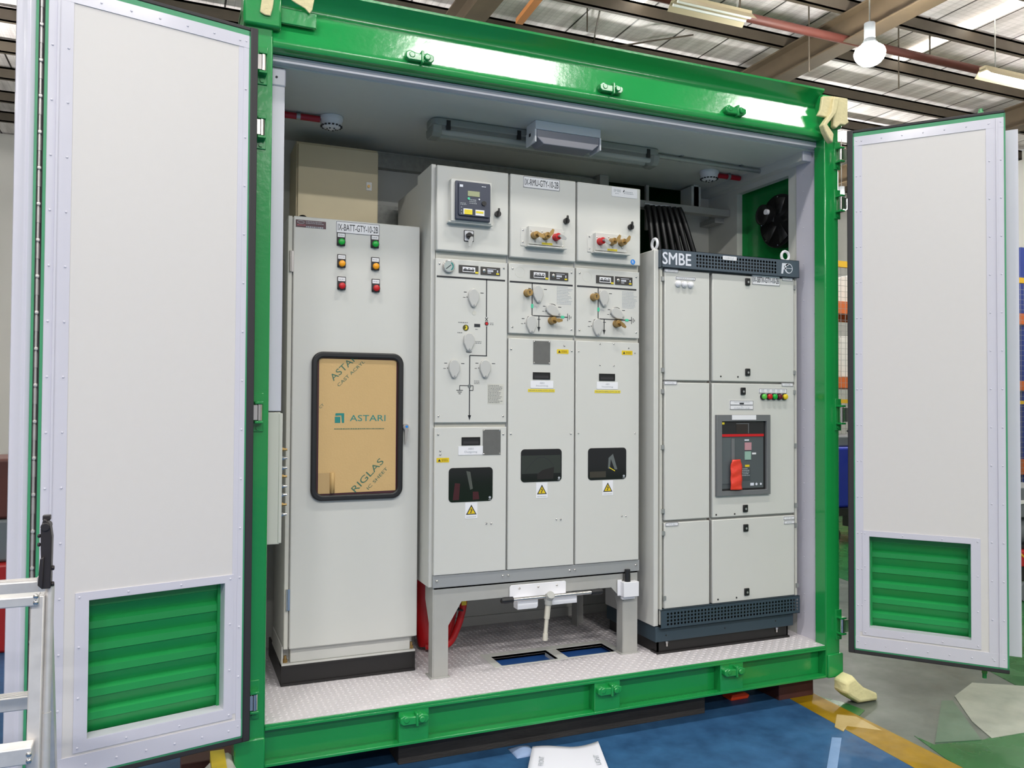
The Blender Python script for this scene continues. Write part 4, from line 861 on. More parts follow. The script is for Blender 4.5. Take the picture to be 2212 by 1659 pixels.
g_ = (0.9208, 1.5380); O('position_arc', MB().prism([(g_[0]+0.03*math.cos(R(a_)), g_[1]-0.012+0.034*math.sin(R(a_))) for a_ in range(-120, -59, 10)] + [(g_[0]+0.0275*math.cos(R(a_)), g_[1]-0.012+0.0315*math.sin(R(a_))) for a_ in range(-60, -121, -10)], 'y', yc-0.0008, yc), inkb, c0)
g_ = (0.9043, 1.6085); O('spring_indicator', MB().cyl((g_[0], yc, g_[1]), (g_[0], yc-0.0015, g_[1]), 0.0145, 20), mat('olive_dark', '4e4a1e', 0.3), c0, label='round window with yellow spring mark'); O('spring_mark', MB().prism([(g_[0]-0.006, g_[1]-0.010), (g_[0]+0.006, g_[1]-0.008), (g_[0]+0.008, g_[1]+0.004), (g_[0]+0.002, g_[1]+0.011), (g_[0]-0.004, g_[1]+0.008), (g_[0]+0.002, g_[1]+0.002)], 'y', yc-0.0022, yc-0.0015), yellow, c0)
prect('counter_window', (0.9465, 1.6286), (0.9754, 1.6146), inkb, c0, yc, 0.0015)
g_ = (0.9450, 1.6794); O('blank_plug', MB().cyl((g_[0], yc, g_[1]), (g_[0], yc-0.001, g_[1]), 0.010, 16), cabd, c0)
for g_, w_, n_ in (((0.8679, 1.6328), 0.05, 1), ((0.8637, 1.5854), 0.03, 1), ((0.9528, 1.5455), 0.035, 2), ((0.9472, 1.3617), 0.03, 3), ((1.0240, 1.6351), 0.022, 2), ((0.9524, 1.6039), 0.014, 1)): lines_of_print(c0, g_[0], g_[0]+w_, g_[1]-0.005*n_, g_[1]+0.004, yc, n_, mat('ink_mid', '7b7d7c', 0.6) if 'ink_mid' not in MATS else MATS['ink_mid'], ragged=0.2)
x0, x1, z0, z1 = box4((1.0142, 1.3497), (1.0968, 1.2545))
O('instruction_label', MB().box(x0, x1, yc-0.0005, yc, z0, z1), labelw if False else cabd, c0); lines_of_print(c0, x0+0.003, x1-0.003, z0+0.004, z1-0.004, yc-0.0005, 13, MATS['ink_mid'])
for i in (1, 2):
    c_ = cp[i]; dx = cols[i][0]-cols[1][0]
    A = {1: dict(m=((1.2296, 1.9023), (1.3256, 1.8547), (1.3353, 1.9015), (1.4333, 1.8546)), bus=((1.1241, 1.8378), (1.4588, 1.8379)), v0=(1.2409, 1.8383), v1=(1.2418, 1.6799), h1=(1.4316, 1.6817), a0=(1.2772, 1.6793), a1=(1.2776, 1.6033), lk=(1.2113, 1.7872), cv=(1.2691, 1.7833), cv2=(1.3508, 1.7090), cv3=(1.2357, 1.6368), g1=(1.2415, 1.7267), g2=(1.4039, 1.6816), lk2=(1.3439, 1.6601), pr=(1.3731, 1.8260), rg=(1.1765, 1.8854)),
         2: dict(m=((1.5885, 1.9011), (1.6873, 1.8539), (1.6964, 1.9022), (1.7959, 1.8557)), bus=((1.4830, 1.8370), (1.8204, 1.8383)), v0=(1.6005, 1.8371), v1=(1.6010, 1.6801), h1=(1.7923, 1.6815), a0=(1.6351, 1.6793), a1=(1.6354, 1.6029), lk=(1.5711, 1.7868), cv=(1.6288, 1.7825), cv2=(1.7082, 1.7099), cv3=(1.5953, 1.6378), g1=(1.6022, 1.7275), g2=(1.7653, 1.6826), lk2=(1.7024, 1.6595), pr=(1.7381, 1.8241), rg=(1.5380, 1.8863))}[i]
    a_, b_, cc, dd = A['m']
    zm = (a_[1]+b_[1]+cc[1]+dd[1])/4; hh = 0.020
    meters(c_, (a_[0], zm-hh), (b_[0], zm+hh), (cc[0], zm-hh), (dd[0], zm+hh))
    m = MB(); seg(m, A['bus'][0], A['bus'][1], 0.008); zb_ = (A['bus'][0][1]+A['bus'][1][1])/2
    xv = (A['v0'][0]+A['v1'][0])/2; zh = (A['v1'][1]+A['h1'][1])/2
    seg(m, (xv, zb_), (xv, zh)); seg(m, (xv, zh), (A['h1'][0], zh)); seg(m, (A['a0'][0], zh), (A['a0'][0], A['a1'][1]+0.02)); arrow(m, A['a0'][0], A['a1'][1])
    xe = A['h1'][0]
    for k, hw in enumerate((0.018, 0.011, 0.005)): seg(m, (xe+k*0.009, zh-hw), (xe+k*0.009, zh+hw), 0.0028)
    O('mimic_diagram', m, inkb, c_)
    lock(c_, A['lk'][0]+0.003, A['lk'][1], yc, brass, None, 0.0175); lock(c_, A['lk2'][0], A['lk2'][1], yc, brass, R(0) if i == 1 else R(-40), 0.0175)
    cover(c_, A['cv'][0], A['cv'][1]+0.003, R(6)); cover(c_, A['cv2'][0]-0.002, A['cv2'][1], R(62), 0.95); cover(c_, A['cv3'][0], A['cv3'][1]+0.002)
    arc(c_, A['cv'][0], A['cv'][1]+0.008); arc(c_, A['cv2'][0]-0.004, A['cv2'][1]); arc(c_, A['cv3'][0], A['cv3'][1]+0.008)
    for g_, sx, sz in ((A['g1'], 0.006, 0.010), (A['g2'], 0.010, 0.006)): O('position_mark', MB().prism(rrect(g_[0]-sx, g_[0]+sx, zh-sz if sx > sz else g_[1]-sz, zh+sz if sx > sz else g_[1]+sz, 0.004), 'y', yc-0.0018, yc), mint, c_)
    lines_of_print(c_, A['pr'][0], cols[i][1]-0.012, A['pr'][1]-0.085, A['pr'][1]+0.004, yc, 12, inkg, ragged=0.3)
    lines_of_print(c_, A['g1'][0]+0.010, A['g1'][0]+0.036, A['g1'][1]-0.006, A['g1'][1]+0.004, yc, 2, inkg)
    O('blank_ring', MB().ring([(A['rg'][0]+0.026*math.cos(t*PI/12), A['rg'][1]+0.026*math.sin(t*PI/12)) for t in range(24)], [(A['rg'][0]+0.0248*math.cos(t*PI/12), A['rg'][1]+0.0248*math.sin(t*PI/12)) for t in range(24)], 'y', yc-0.0004, yc), cabd, c_)
# lower panels ---------------------------------------------------
yl = YL
def grip(par, a, c):
    x0, x1, z0, z1 = box4(a, c)
    g = O('recessed_grip', MB().ring([(x0,z0),(x1,z0),(x1,z1),(x0,z1)], [(x0+0.005,z0+0.005),(x1-0.005,z0+0.005),(x1-0.005,z1-0.005),(x0+0.005,z1-0.005)], 'y', yl-0.003, yl), blackp, par)
    O('grip_recess', MB().box(x0+0.005, x1-0.005, yl-0.0012, yl, z0+0.005, z1-0.005), rubber, g); O('grip_lip', MB().box(x0+0.007, x1-0.007, yl-0.0022, yl-0.0012, z0+0.006, z0+0.018), gasket, g)
grip(lp[0], (0.8876, 1.1006), (0.9791, 1.0629)); grip(lp[1], (1.2469, 1.4084), (1.3380, 1.3742)); grip(lp[2], (1.6073, 1.4083), (1.6968, 1.3728))
def taglabel(par, a, c, l1, l2):
    x0, x1, z0, z1 = box4(a, c); p = O('circuit_label', MB().box(x0, x1, yl-0.002, yl, z0, z1), labelw, par, bev=0.0006); xm, h = (x0+x1)/2, z1-z0
    text('lettering', l1, xm, z0+h*0.70, yl-0.0026, h*0.22, inkg, p); text('lettering', l2, xm, z0+h*0.32, yl-0.0026, h*0.30, inkg, p, width=(x1-x0)*0.52)
taglabel(lp[0], (0.8721, 1.0592), (0.9933, 1.0184), 'A803', 'Outgoing'); taglabel(lp[1], (1.2350, 1.3682), (1.3556, 1.3318), 'A802', 'Incoming'); taglabel(lp[2], (1.5944, 1.3667), (1.7142, 1.3312), 'A801', 'Incoming')
for i, a, c, s_ in ((1, (1.2219, 1.3236), (1.3631, 1.3173), 'FROM IX-RMU-GTY-10-2A'), (2, (1.5829, 1.3229), (1.7289, 1.3151), 'FROM IX-RMU-GTY-10-1B')):
    x0, x1, z0, z1 = box4(a, c); zc = (z0+z1)/2; p = O('yellow_strip_label', MB().box(x0, x1, yl-0.001, yl, zc-0.007, zc+0.007), yellow, lp[i]); text('lettering', s_, (x0+x1)/2, zc, yl-0.0014, 0.007, MATS.get('ink_mid'), p, width=(x1-x0)*0.93)
def meshplate(par, a, c):
    x0, x1, z0, z1 = box4(a, c); p = O('serial_plate', MB().box(x0, x1, yl-0.002, yl, z0, z1), mat('dark_grey_plate', '6a6a68', 0.5, metal=0.3, var=0.1, vscale=40) if 'dark_grey_plate' not in MATS else MATS['dark_grey_plate'], par, label='dark grey riveted plate')
    for x in (x0+0.005, x1-0.005):
        for z in (z0+0.005, z1-0.005): screw(p, x, z, yl-0.002, 0.0045, name='rivet')
meshplate(lp[0], (0.9925, 1.1351), (1.0818, 1.0166)); meshplate(lp[1], (1.2486, 1.5598), (1.3376, 1.4483))
def warnlabel(par, a, c):
    x0, x1, z0, z1 = box4(a, c); zc = (z0+z1)/2; hz = 0.0105; p = O('caution_strip', MB().prism(rrect(x0, x1, zc-hz, zc+hz, 0.002), 'y', yl-0.001, yl), amberl, par)
    O('warning_triangle', MB().prism([(x0+0.006, zc-0.006), (x0+0.020, zc-0.006), (x0+0.013, zc+0.006)], 'y', yl-0.0014, yl-0.001), inkb, p); lines_of_print(p, x0+0.024, x1-0.005, zc-0.006, zc+0.006, yl-0.001, 3, mat('ink_brown', '8c7212', 0.6) if 'ink_brown' not in MATS else MATS['ink_brown'], ragged=0.1)
warnlabel(lp[0], (0.7677, 1.0059), (0.8277, 0.9877)); warnlabel(lp[1], (1.3746, 1.5212), (1.4374, 1.5027)); warnlabel(lp[2], (1.7363, 1.5249), (1.7982, 1.5079))
def hv_sign(par, cx_, zt_):
    w_, h_ = 0.060, 0.074; p = O('warning_sign', MB().box(cx_-w_/2, cx_+w_/2, yl-0.001, yl, zt_-h_, zt_), labelw, par, label='white sticker with yellow lightning triangle')
    zz = zt_-0.010; O('triangle_border', MB().prism([(cx_-0.026, zz-0.046), (cx_+0.026, zz-0.046), (cx_, zz)], 'y', yl-0.0014, yl-0.001), inkb, p)
    O('triangle_face', MB().prism([(cx_-0.019, zz-0.042), (cx_+0.019, zz-0.042), (cx_, zz-0.009)], 'y', yl-0.0018, yl-0.0014), amberl, p)
    O('lightning_bolt', MB().prism([(cx_+0.003, zz-0.014), (cx_-0.006, zz-0.026), (cx_+0.001, zz-0.025), (cx_-0.004, zz-0.034), (cx_-0.006, zz-0.032), (cx_-0.004, zz-0.041), (cx_+0.002, zz-0.035), (cx_-0.001, zz-0.035), (cx_+0.007, zz-0.023), (cx_+0.000, zz-0.024)], 'y', yl-0.0022, yl-0.0018), inkb, p)
    lines_of_print(p, cx_-0.024, cx_+0.024, zt_-h_+0.004, zt_-h_+0.011, yl-0.001, 1, inkg, ragged=0)
for i, a, b_, c, d_ in ((0, (0.8257, 0.9601), (1.0424, 0.9588), (0.8269, 0.8032), (1.0434, 0.8006)), (1, (1.1862, 1.0388), (1.4018, 1.0395), (1.1871, 0.8825), (1.4026, 0.8822)), (2, (1.5465, 1.0394), (1.7632, 1.0381), (1.5471, 0.8821), (1.7636, 0.8799))):
    x0, x1 = (a[0]+c[0])/2, (b_[0]+d_[0])/2; z1, z0 = (a[1]+b_[1])/2, (c[1]+d_[1])/2
    iw = O('inspection_window', MB().prism(rrect(x0, x1, z0, z1, 0.018), 'y', yl-0.0015, yl), winglass, lp[i], label='dark glass inspection window')
    y2 = yl-0.0018
    if i == 0:
        O('red_boot', MB().prism([(x0+0.02, z0+0.01), (x0+0.05, z0+0.01), (x0+0.055, z0+0.085), (x0+0.03, z0+0.088)], 'y', y2, y2+0.0003), mat('boot_red', '3f1218', 0.4), iw); O('red_boot', MB().prism([(x0+0.118, z0+0.008), (x0+0.150, z0+0.01), (x0+0.145, z0+0.045), (x0+0.118, z0+0.046)], 'y', y2, y2+0.0003), MATS['boot_red'], iw)
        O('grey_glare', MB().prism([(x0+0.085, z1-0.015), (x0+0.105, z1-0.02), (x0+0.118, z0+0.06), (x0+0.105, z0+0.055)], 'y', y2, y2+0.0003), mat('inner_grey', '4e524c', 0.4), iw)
    if i == 1:
        O('back_sheet', MB().box(x0+0.004, x1-0.006, y2, y2+0.0003, z0+0.04, z1-0.03), mat('inner_sheet', '2f3430', 0.35), iw)
        O('inner_cable', MB().prism([(x0+0.02+0.15*t, z0+0.05+0.07*math.sin(t*PI*0.85)) for t in [k/10 for k in range(11)]] + [(x0+0.02+0.15*t, z0+0.047+0.07*math.sin(t*PI*0.85)) for t in [k/10 for k in range(10, -1, -1)]], 'y', y2-0.0003, y2), inkb, iw)
        O('bushing', MB().prism([(x0+0.085, z0+0.012), (x0+0.17, z0+0.012), (x0+0.175, z0+0.07), (x0+0.11, z0+0.055), (x0+0.085, z0+0.035)], 'y', y2-0.0003, y2), mat('bushing_dark', '231f20', 0.3), iw)
    if i == 2:
        O('grey_clamp', MB().prism([(x0+0.115, z1-0.05), (x0+0.14, z1-0.03), (x0+0.165, z0+0.05), (x0+0.15, z0+0.05), (x0+0.128, z1-0.055), (x0+0.122, z0+0.055), (x0+0.112, z0+0.055)], 'y', y2, y2+0.0003), mat('clamp_grey', '606666', 0.4), iw)
        O('yellow_marker', MB().prism([(x0+0.120, z0+0.062), (x0+0.152, z0+0.044), (x0+0.151, z0+0.040), (x0+0.119, z0+0.058)], 'y', y2-0.0003, y2), yellow, iw)
        O('lower_sheet', MB().box(x0+0.01, x0+0.10, y2, y2+0.0003, z0+0.012, z0+0.042), mat('inner_brown', '3a362e', 0.4), iw)
    O('maker_stamp', MB().cyl((x1-0.014, y2+0.0003, z0+0.016), (x1-0.014, y2-0.0003, z0+0.016), 0.006, 12).box(x1-0.021, x1-0.007, y2-0.0003, y2+0.0003, z0+0.005, z0+0.007), inkg, iw)
    hv_sign(lp[i], (x0+x1)/2 + 0.003, z0-0.004)
screws(lp[0], [(0.7746, 1.1135), (1.0953, 1.1124), (0.7851, 1.0394), (0.7852, 1.0225), (1.0128, 0.6962), (1.0371, 0.6949)], yl, 0.0055)
screws(lp[1], [(1.1332, 1.5163), (1.4551, 1.5156), (1.1344, 1.1131), (1.4518, 1.1110), (1.4146, 1.5405), (1.3760, 0.6974), (1.3985, 0.6963)], yl, 0.0055)
screws(lp[2], [(1.4933, 1.5156), (1.8131, 1.5166), (1.4937, 1.1129), (1.8142, 1.1098), (1.7765, 1.5401), (1.6120, 1.5559), (1.6909, 1.5585), (1.6123, 1.4499), (1.6913, 1.4493), (1.7388, 0.6955), (1.7629, 0.6943)], yl, 0.0045)
# stand
SY = RY + 0.002
m = MB(); g = 0.085
m.prism([(0.766, 0.412), (0.766, 0.0), (0.836, 0.0), (0.836, 0.235), (0.900, 0.340), (1.690, 0.340), (1.762, 0.265), (1.762, 0.0), (1.842, 0.0), (1.842, 0.412)], 'y', SY, SY+0.005)
for x0, x1 in ((0.760, 0.766), (1.756, 1.762)): m.prism([(SY, 0.0), (SY+0.06, 0.0), (SY+0.06, 0.24), (SY+0.12, 0.34), (SY+0.12, 0.412), (SY, 0.412)], 'x', x0, x1)
m.box(0.766, 1.842, SY, 0.90, 0.404, 0.413)
for x in (0.775, 1.775): m.box(x, x+0.07, 0.86, 0.865, 0, 0.41); m.box(x, x+0.006, 0.80, 0.865, 0, 0.41)
m.box(0.752, 0.845, SY-0.008, SY+0.08, 0.0, 0.006); m.box(1.745, 1.850, SY-0.008, SY+0.08, 0.0, 0.006)
O('support_stand', m, standm, rm, bev=0.001)
# white lever bracket and the small tube holder, both screwed to the stand
yb_ = SY - 0.004
P = [(1.1368, 0.3990), (1.4344, 0.3930), (1.4396, 0.3455), (1.4700, 0.3250), (1.4650, 0.2984), (1.2644, 0.3094), (1.2548, 0.2993), (1.1563, 0.3124)]
zt_, zm_ = (P[0][1]+P[1][1])/2, (P[2][1]+P[3][1])/2
x_l, x_r = P[0][0], P[1][0]
hb = O('lever_bracket', MB().prism([(x_l, zt_-0.008), (x_l+0.008, zt_), (x_r-0.006, zt_), (x_r, zt_-0.006), (x_r, zt_-0.070), (x_l, zt_-0.070)], 'y', yb_-0.004, yb_).prism([(x_l+0.02, zt_-0.062), (x_l+0.125, zt_-0.062), (x_l+0.125, zt_-0.095), (x_l+0.118, zt_-0.105), (x_l+0.02, zt_-0.105)], 'y', yb_-0.055, yb_-0.004).prism([(x_r-0.10, zt_-0.060), (x_r+0.026, zt_-0.060), (x_r+0.034, zt_-0.068), (x_r+0.034, zt_-0.098), (x_r-0.10, zt_-0.098)], 'y', yb_-0.055, yb_-0.004), labelw, rm, bev=0.003, label='white steel bracket for the lever')
screws(hb, [(x_l+0.05, zt_-0.018), ((x_l+x_r)/2, zt_-0.018), (x_r-0.05, zt_-0.018)], yb_-0.004, 0.006)
x0, x1, z0, z1 = box4((1.7255, 0.3685), (1.8245, 0.2911))
O('tube_holder', MB().box(x0+0.012, x1, yb_-0.040, yb_, z0+0.004, z1+0.0).box(x0-0.004, x0+0.02, yb_-0.006, yb_, z0+0.006, z1+0.008).box(x0+0.016, x1-0.01, yb_-0.02, yb_, z0-0.012, z0+0.006), labelw, rm, bev=0.002, label='small white holder screwed to the stand')
O('holder_plug', MB().cyl((x0+0.045, yb_-0.018, z0+0.02), (x0+0.045, yb_-0.018, z1+0.06), 0.017, 16, 0.014), rubber, rm, label='black rubber plug standing in the holder')
# operating lever resting in the bracket
zl_ = zt_ - 0.078; yl_ = yb_ - 0.075
c1, c2 = (1.0619, 0.3474), (1.5980, 0.3450)
lv_ = E('operating_lever', 'T-shaped operating lever with black grips resting in the white bracket', 'tool', ((c1[0]+c2[0])/2, yl_, zl_-0.2))
zl_ = (c1[1]+c2[1])/2
hxl = (1.3096, 0.3430)[0]
O('cross_bar', MB().cyl((c1[0]+0.05, yl_, zl_), (c2[0]-0.05, yl_, zl_), 0.0085, 14), chrome, lv_)
for xa_, xb_ in ((c1[0], c1[0]+0.062), (c2[0], c2[0]-0.062)):
    m = MB(); m.tube([(xa_, yl_, zl_), (xa_+(xb_-xa_)*0.08, yl_, zl_), (xa_+(xb_-xa_)*0.3, yl_, zl_), (xb_, yl_, zl_)], [0.006, 0.013, 0.0155, 0.014], 14); O('hand_grip', m, rubber, lv_)
O('lever_hub', MB().cyl((hxl, yl_-0.022, zl_+0.012), (hxl, yl_+0.015, zl_-0.02), 0.020, 16).cyl((hxl, yl_, zl_+0.010), (hxl-0.004, yl_, zl_-0.04), 0.018, 14), standm, lv_, bev=0.002)
m = MB(); m.cyl((hxl-0.004, yl_, zl_-0.03), (hxl-0.012, yl_, zl_-0.105), 0.013, 6); m.cyl((hxl-0.012, yl_, zl_-0.105), (hxl-0.018, yl_, zl_-0.175), 0.0095, 6); m.cyl((hxl-0.018, yl_, zl_-0.172), (hxl-0.020, yl_, zl_-0.205), 0.012, 6)
O('lever_shaft', m, mat('ivory_steel', 'cfcabc', 0.4), lv_)

# ------------------------------------------------------------------ low voltage switchboard
SX0, SX1 = 1.905, 2.800; SYc = 0.205; SYD = 0.178
sb = E('switchboard_cabinet', 'light grey switchboard with a slate top fascia and a red-tagged breaker', 'cabinet', (2.35, 0.5, 0))
O('carcass', MB().box(SX0+0.018, SX1-0.006, SYc, 0.70, 0.165, 2.045), cab, sb, bev=0.003)
O('side_cover', MB().box(SX0-0.012, SX0+0.016, SYc-0.012, 0.69, 0.142, 2.042), cab, sb, bev=0.004)
O('front_stile', MB().box(SX0+0.018, SX0+0.030, SYD+0.004, SYc, 0.15, 1.96).box(SX1-0.020, SX1-0.004, SYD+0.004, SYc, 0.15, 1.96), cabd, sb, bev=0.002)
def perf(m, x0, x1, z0, z1, y, nx, nz, r):
    dx, dz = (x1-x0)/nx, (z1-z0)/nz
    for j in range(nz):
        for i in range(nx):
            cx_, cz_ = x0+(i+0.5)*dx, z0+(j+0.5)*dz
            vs = [(cx_-dx/2, y, cz_-dz/2), (cx_+dx/2, y, cz_-dz/2), (cx_+dx/2, y, cz_+dz/2), (cx_-dx/2, y, cz_+dz/2)]
            vs += [(cx_+r*math.cos(R(-157.5+45*k)), y, cz_+r*math.sin(R(-157.5+45*k))) for k in range(8)]
            # hole verts: 0:-157.5 1:-112.5 2:-67.5 3:-22.5 4:22.5 5:67.5 6:112.5 7:157.5
            f = [(0,4+0,4+1), (0,4+1,4+2,1), (1,4+2,4+3), (1,4+3,4+4,2), (2,4+4,4+5), (2,4+5,4+6,3), (3,4+6,4+7), (3,4+7,4+0,0)]
            m.add(vs, f)
yt_ = 0.160
fz1 = ((1.8900, 2.0415)[1]+(2.7704, 2.0414)[1])/2; fz0 = ((1.8902, 1.9458)[1]+(2.7701, 1.9505)[1])/2
xf0, xf1 = SX0+0.012, SX1-0.006
xp0, xp1 = (2.1207, 2.0021)[0], (2.6411, 2.0147)[0]
m = MB(); m.box(xf0, xp0, yt_, yt_+0.002, fz0, fz1); m.box(xp1, xf1, yt_, yt_+0.002, fz0, fz1); m.box(xp0, xp1, yt_, yt_+0.002, fz1-0.012, fz1); m.box(xp0, xp1, yt_, yt_+0.002, fz0, fz0+0.012)
perf(m, xp0, xp1, fz0+0.012, fz1-0.012, yt_, 27, 4, 0.0068)
m.box(xf0, xf1, yt_, SYc, fz1-0.002, fz1); m.box(xf0, xf1, yt_, SYc, fz0, fz0+0.002); m.box(xf0, xf0+0.002, yt_, SYc, fz0, fz1); m.box(xf1-0.002, xf1, yt_, SYc, fz0, fz1)
fa = O('top_fascia', m, slate, sb, smooth=False, label='slate grey perforated fascia')
O('fascia_lining', MB().box(xf0+0.004, xf1-0.004, yt_+0.028, yt_+0.032, fz0+0.003, fz1-0.003), blackp, fa)
zf = (fz0+fz1)/2
text('lettering', 'SMBE', (2.0056, 2.0032)[0], zf, yt_-0.0008, 0.060, inkw, fa, width=0.170, bold=0.0014)
g_ = (2.7069, 2.0067)
lg = O('round_logo', MB().ring([(g_[0]+0.014+0.027*math.cos(t*PI/14), zf+0.027*math.sin(t*PI/14)) for t in range(28)], [(g_[0]+0.017+0.0205*math.cos(t*PI/14), zf+0.0225*math.sin(t*PI/14)) for t in range(28)], 'y', yt_-0.001, yt_).box(g_[0]-0.008, g_[0]+0.036, yt_-0.001, yt_, zf-0.001, zf+0.002), inkw, fa, label='white FE monogram')
O('logo_letter', MB().prism([(g_[0]-0.036, zf-0.030), (g_[0]-0.024, zf-0.030), (g_[0]-0.020, zf-0.006), (g_[0]-0.006, zf-0.006), (g_[0]-0.006, zf+0.004), (g_[0]-0.018, zf+0.004), (g_[0]-0.016, zf+0.014), (g_[0]+0.012, zf+0.014), (g_[0]+0.012, zf+0.027), (g_[0]-0.030, zf+0.027)], 'y', yt_-0.001, yt_), inkw, fa)
g_ = (2.3319, 2.0222); label_plate(fa, g_[0]-0.044, g_[0]+0.044, g_[1]-0.010, g_[1]+0.010, yt_, 'CUBICLE 1', 0.010, 0.070, ink=inkg, frame=False)
# doors
xl0, xl1 = (1.9415, 1.1951)[0], (2.2172, 1.1945)[0]; xr0, xr1 = (2.2345, 1.1945)[0], (2.7652, 1.1935)[0]
xl0 = ((1.9402, 1.8978)[0]+(1.9514, 0.2881)[0])/2; xl1 = ((2.2241, 1.9158)[0]+(2.2147, 0.2654)[0])/2
xr0 = ((2.2430, 1.9170)[0]+(2.2319, 0.2640)[0])/2; xr1 = ((2.7638, 1.9501)[0]+(2.7852, 0.2163)[0])/2
ZD = [(fz0-0.006, (2.0690, 1.3792)[1]), ((2.0690, 1.3686)[1], (2.0698, 0.6718)[1]), ((2.0698, 0.6601)[1], (2.0703, 0.2288)[1])]
dl = []; dr = []
for k, (a, b_) in enumerate(ZD):
    dl.append(O('compartment_door', MB().box(xl0, xl1, SYD, SYc-0.004, b_, a), cab, sb, bev=0.004)); dr.append(O('compartment_door', MB().box(xr0, xr1, SYD, SYc-0.004, b_, a), cab, sb, bev=0.004))
O('door_gap', MB().box(xl1+0.002, xr0-0.002, SYc-0.004, SYc, ZD[2][1], ZD[0][0]), mat('gap_brown', '5b534e', 0.6), sb)
def clip(par, x, z): return O('hinge_clip', MB().box(x-0.008, x+0.004, SYD-0.004, SYD+0.004, z-0.011, z+0.011).cyl((x+0.004, SYD-0.004, z-0.010), (x+0.004, SYD-0.004, z+0.010), 0.003, 8), steel, par)
for k, ps_ in enumerate((((1.9293, 1.8924), (1.9301, 1.4309)), ((1.9303, 1.3234), (1.9309, 1.0413), (1.9342, 0.7204)), ((1.9371, 0.6089), (1.9432, 0.2842)))):
    for g_ in ps_: clip(dl[k], g_[0]+0.004, g_[1])
for k, ps_ in enumerate((((2.7765, 1.8977), (2.7754, 1.4327)), ((2.7751, 1.3269), (2.7808, 1.0375), (2.7832, 0.7138)), ((2.7829, 0.6061), (2.7917, 0.2806)))):
    for g_ in ps_: clip(dr[k], g_[0], g_[1])
def sqlock(par, g):
    x, z = g; l_ = O('door_lock', MB().box(x-0.0145, x+0.0145, SYD-0.010, SYD, z-0.019, z+0.019), blackp, par, bev=0.003); O('lock_core', MB().cyl((x, SYD-0.010, z-0.002), (x, SYD-0.0115, z-0.002), 0.006, 12), steel, l_)
for k, ps_ in enumerate((((2.4595, 1.9086), (2.4591, 1.4292)), ((2.4289, 1.3284), (2.4435, 0.7115)), ((2.4464, 0.6093), (2.4522, 0.2740)))):
    for g_ in ps_: sqlock(dr[k], g_)
for k, ps_ in enumerate((((2.2897, 1.4043), (2.3991, 1.4037)), ((2.2607, 0.6862), (2.3779, 0.6854)), ((2.2724, 0.2486), (2.3896, 0.2480)))):
    for g_ in ps_: screw(dr[k], g_[0], g_[1], SYD, 0.005, blackp)
def sm(par, a, c, s_='', h=0.006):
    x0, x1, z0, z1 = box4(a, c); zc = (z0+z1)/2; label_plate(par, x0, x1, zc-0.0095, zc+0.0095, SYD, s_, h, (x1-x0)*0.5, ink=inkg, name='number_label')
sm(dl[0], (1.9429, 1.9380), (2.0262, 1.9341), 'CT-1a'); sm(dr[0], (2.6909, 1.9404), (2.7638, 1.9374), 'CT-1b'); sm(dl[1], (1.9412, 1.3703), (2.0186, 1.3620), 'CT-2a'); sm(dr[1], (2.6867, 1.3710), (2.7656, 1.3620), 'CT-2b'); sm(dl[2], (1.9507, 0.6569), (2.0280, 0.6459), 'CT-3a'); sm(dr[2], (2.6978, 0.6454), (2.7735, 0.6467), 'CT-3b'); sm(dr[2], (2.7009, 0.6229), (2.7734, 0.6242), 'SPARE')
a, c = (2.4898, 1.9278), (2.6752, 1.9244); zl = ((2.4898, 1.9253)[1]+(2.6752, 1.9244)[1])/2
label_plate(dr[0], a[0], c[0], zl-0.027, zl+0.027, SYD, 'IX-SBTX-GTY-10-2B', 0.030, (c[0]-a[0])*0.92, name='name_label')
g0, g2 = (2.0319, 1.8752), (2.1080, 1.8727)
lb = label_plate(dl[0], g0[0]-0.022, g2[0]+0.022, (g0[1]+g2[1])/2+0.020, (g0[1]+g2[1])/2+0.036, SYD, '', 0.005, name='lamp_legend'); lines_of_print(lb, g0[0]-0.016, g2[0]+0.016, (g0[1]+g2[1])/2+0.024, (g0[1]+g2[1])/2+0.032, SYD-0.0022, 1, inkg, ragged=0)
for g_ in ((2.0231, 1.8718), (2.0608, 1.8705), (2.0989, 1.8704)): O('white_lens', MB().cyl((g_[0], SYD, g_[1]), (g_[0], SYD-0.010, g_[1]), 0.0165, 20).dome((g_[0], SYD-0.010, g_[1]), (0,-1,0), 0.015, 0.010, 20, 4), labelw, dl[0], label='white dome lens')
gg = ((2.5608, 1.3000), (2.5977, 1.3003), (2.6317, 1.3006), (2.6659, 1.3008), (2.7019, 1.3011))
zc = sum(g_[1] for g_ in gg)/5
for g_, mt, lbl in zip(gg, (lgreen2, red, lgreen, darkred, amberl), ('light green', 'red', 'green', 'dark red', 'yellow')):
    b_ = O('lamp_holder', MB().cyl((g_[0], SYD, zc), (g_[0], SYD-0.010, zc), 0.0175, 20), blackp, dr[1]); O('signal_lens', MB().cyl((g_[0], SYD-0.010, zc), (g_[0], SYD-0.018, zc), 0.0145, 20).dome((g_[0], SYD-0.018, zc), (0,-1,0), 0.0145, 0.006, 20, 4), mt, b_, label=lbl + ' lens')
lb = label_plate(dr[1], gg[0][0]-0.026, gg[4][0]+0.020, zc+0.018, zc+0.044, SYD, '', 0.005, name='lamp_legend')
for g_ in gg: lines_of_print(lb, g_[0]-0.010, g_[0]+0.010, zc+0.023, zc+0.040, SYD-0.0022, 3, inkg, ragged=0.2)
a, c = (2.3456, 1.2791), (2.4982, 1.2308); x0, x1, z0, z1 = box4(a, c); zm_ = (z0+z1)/2
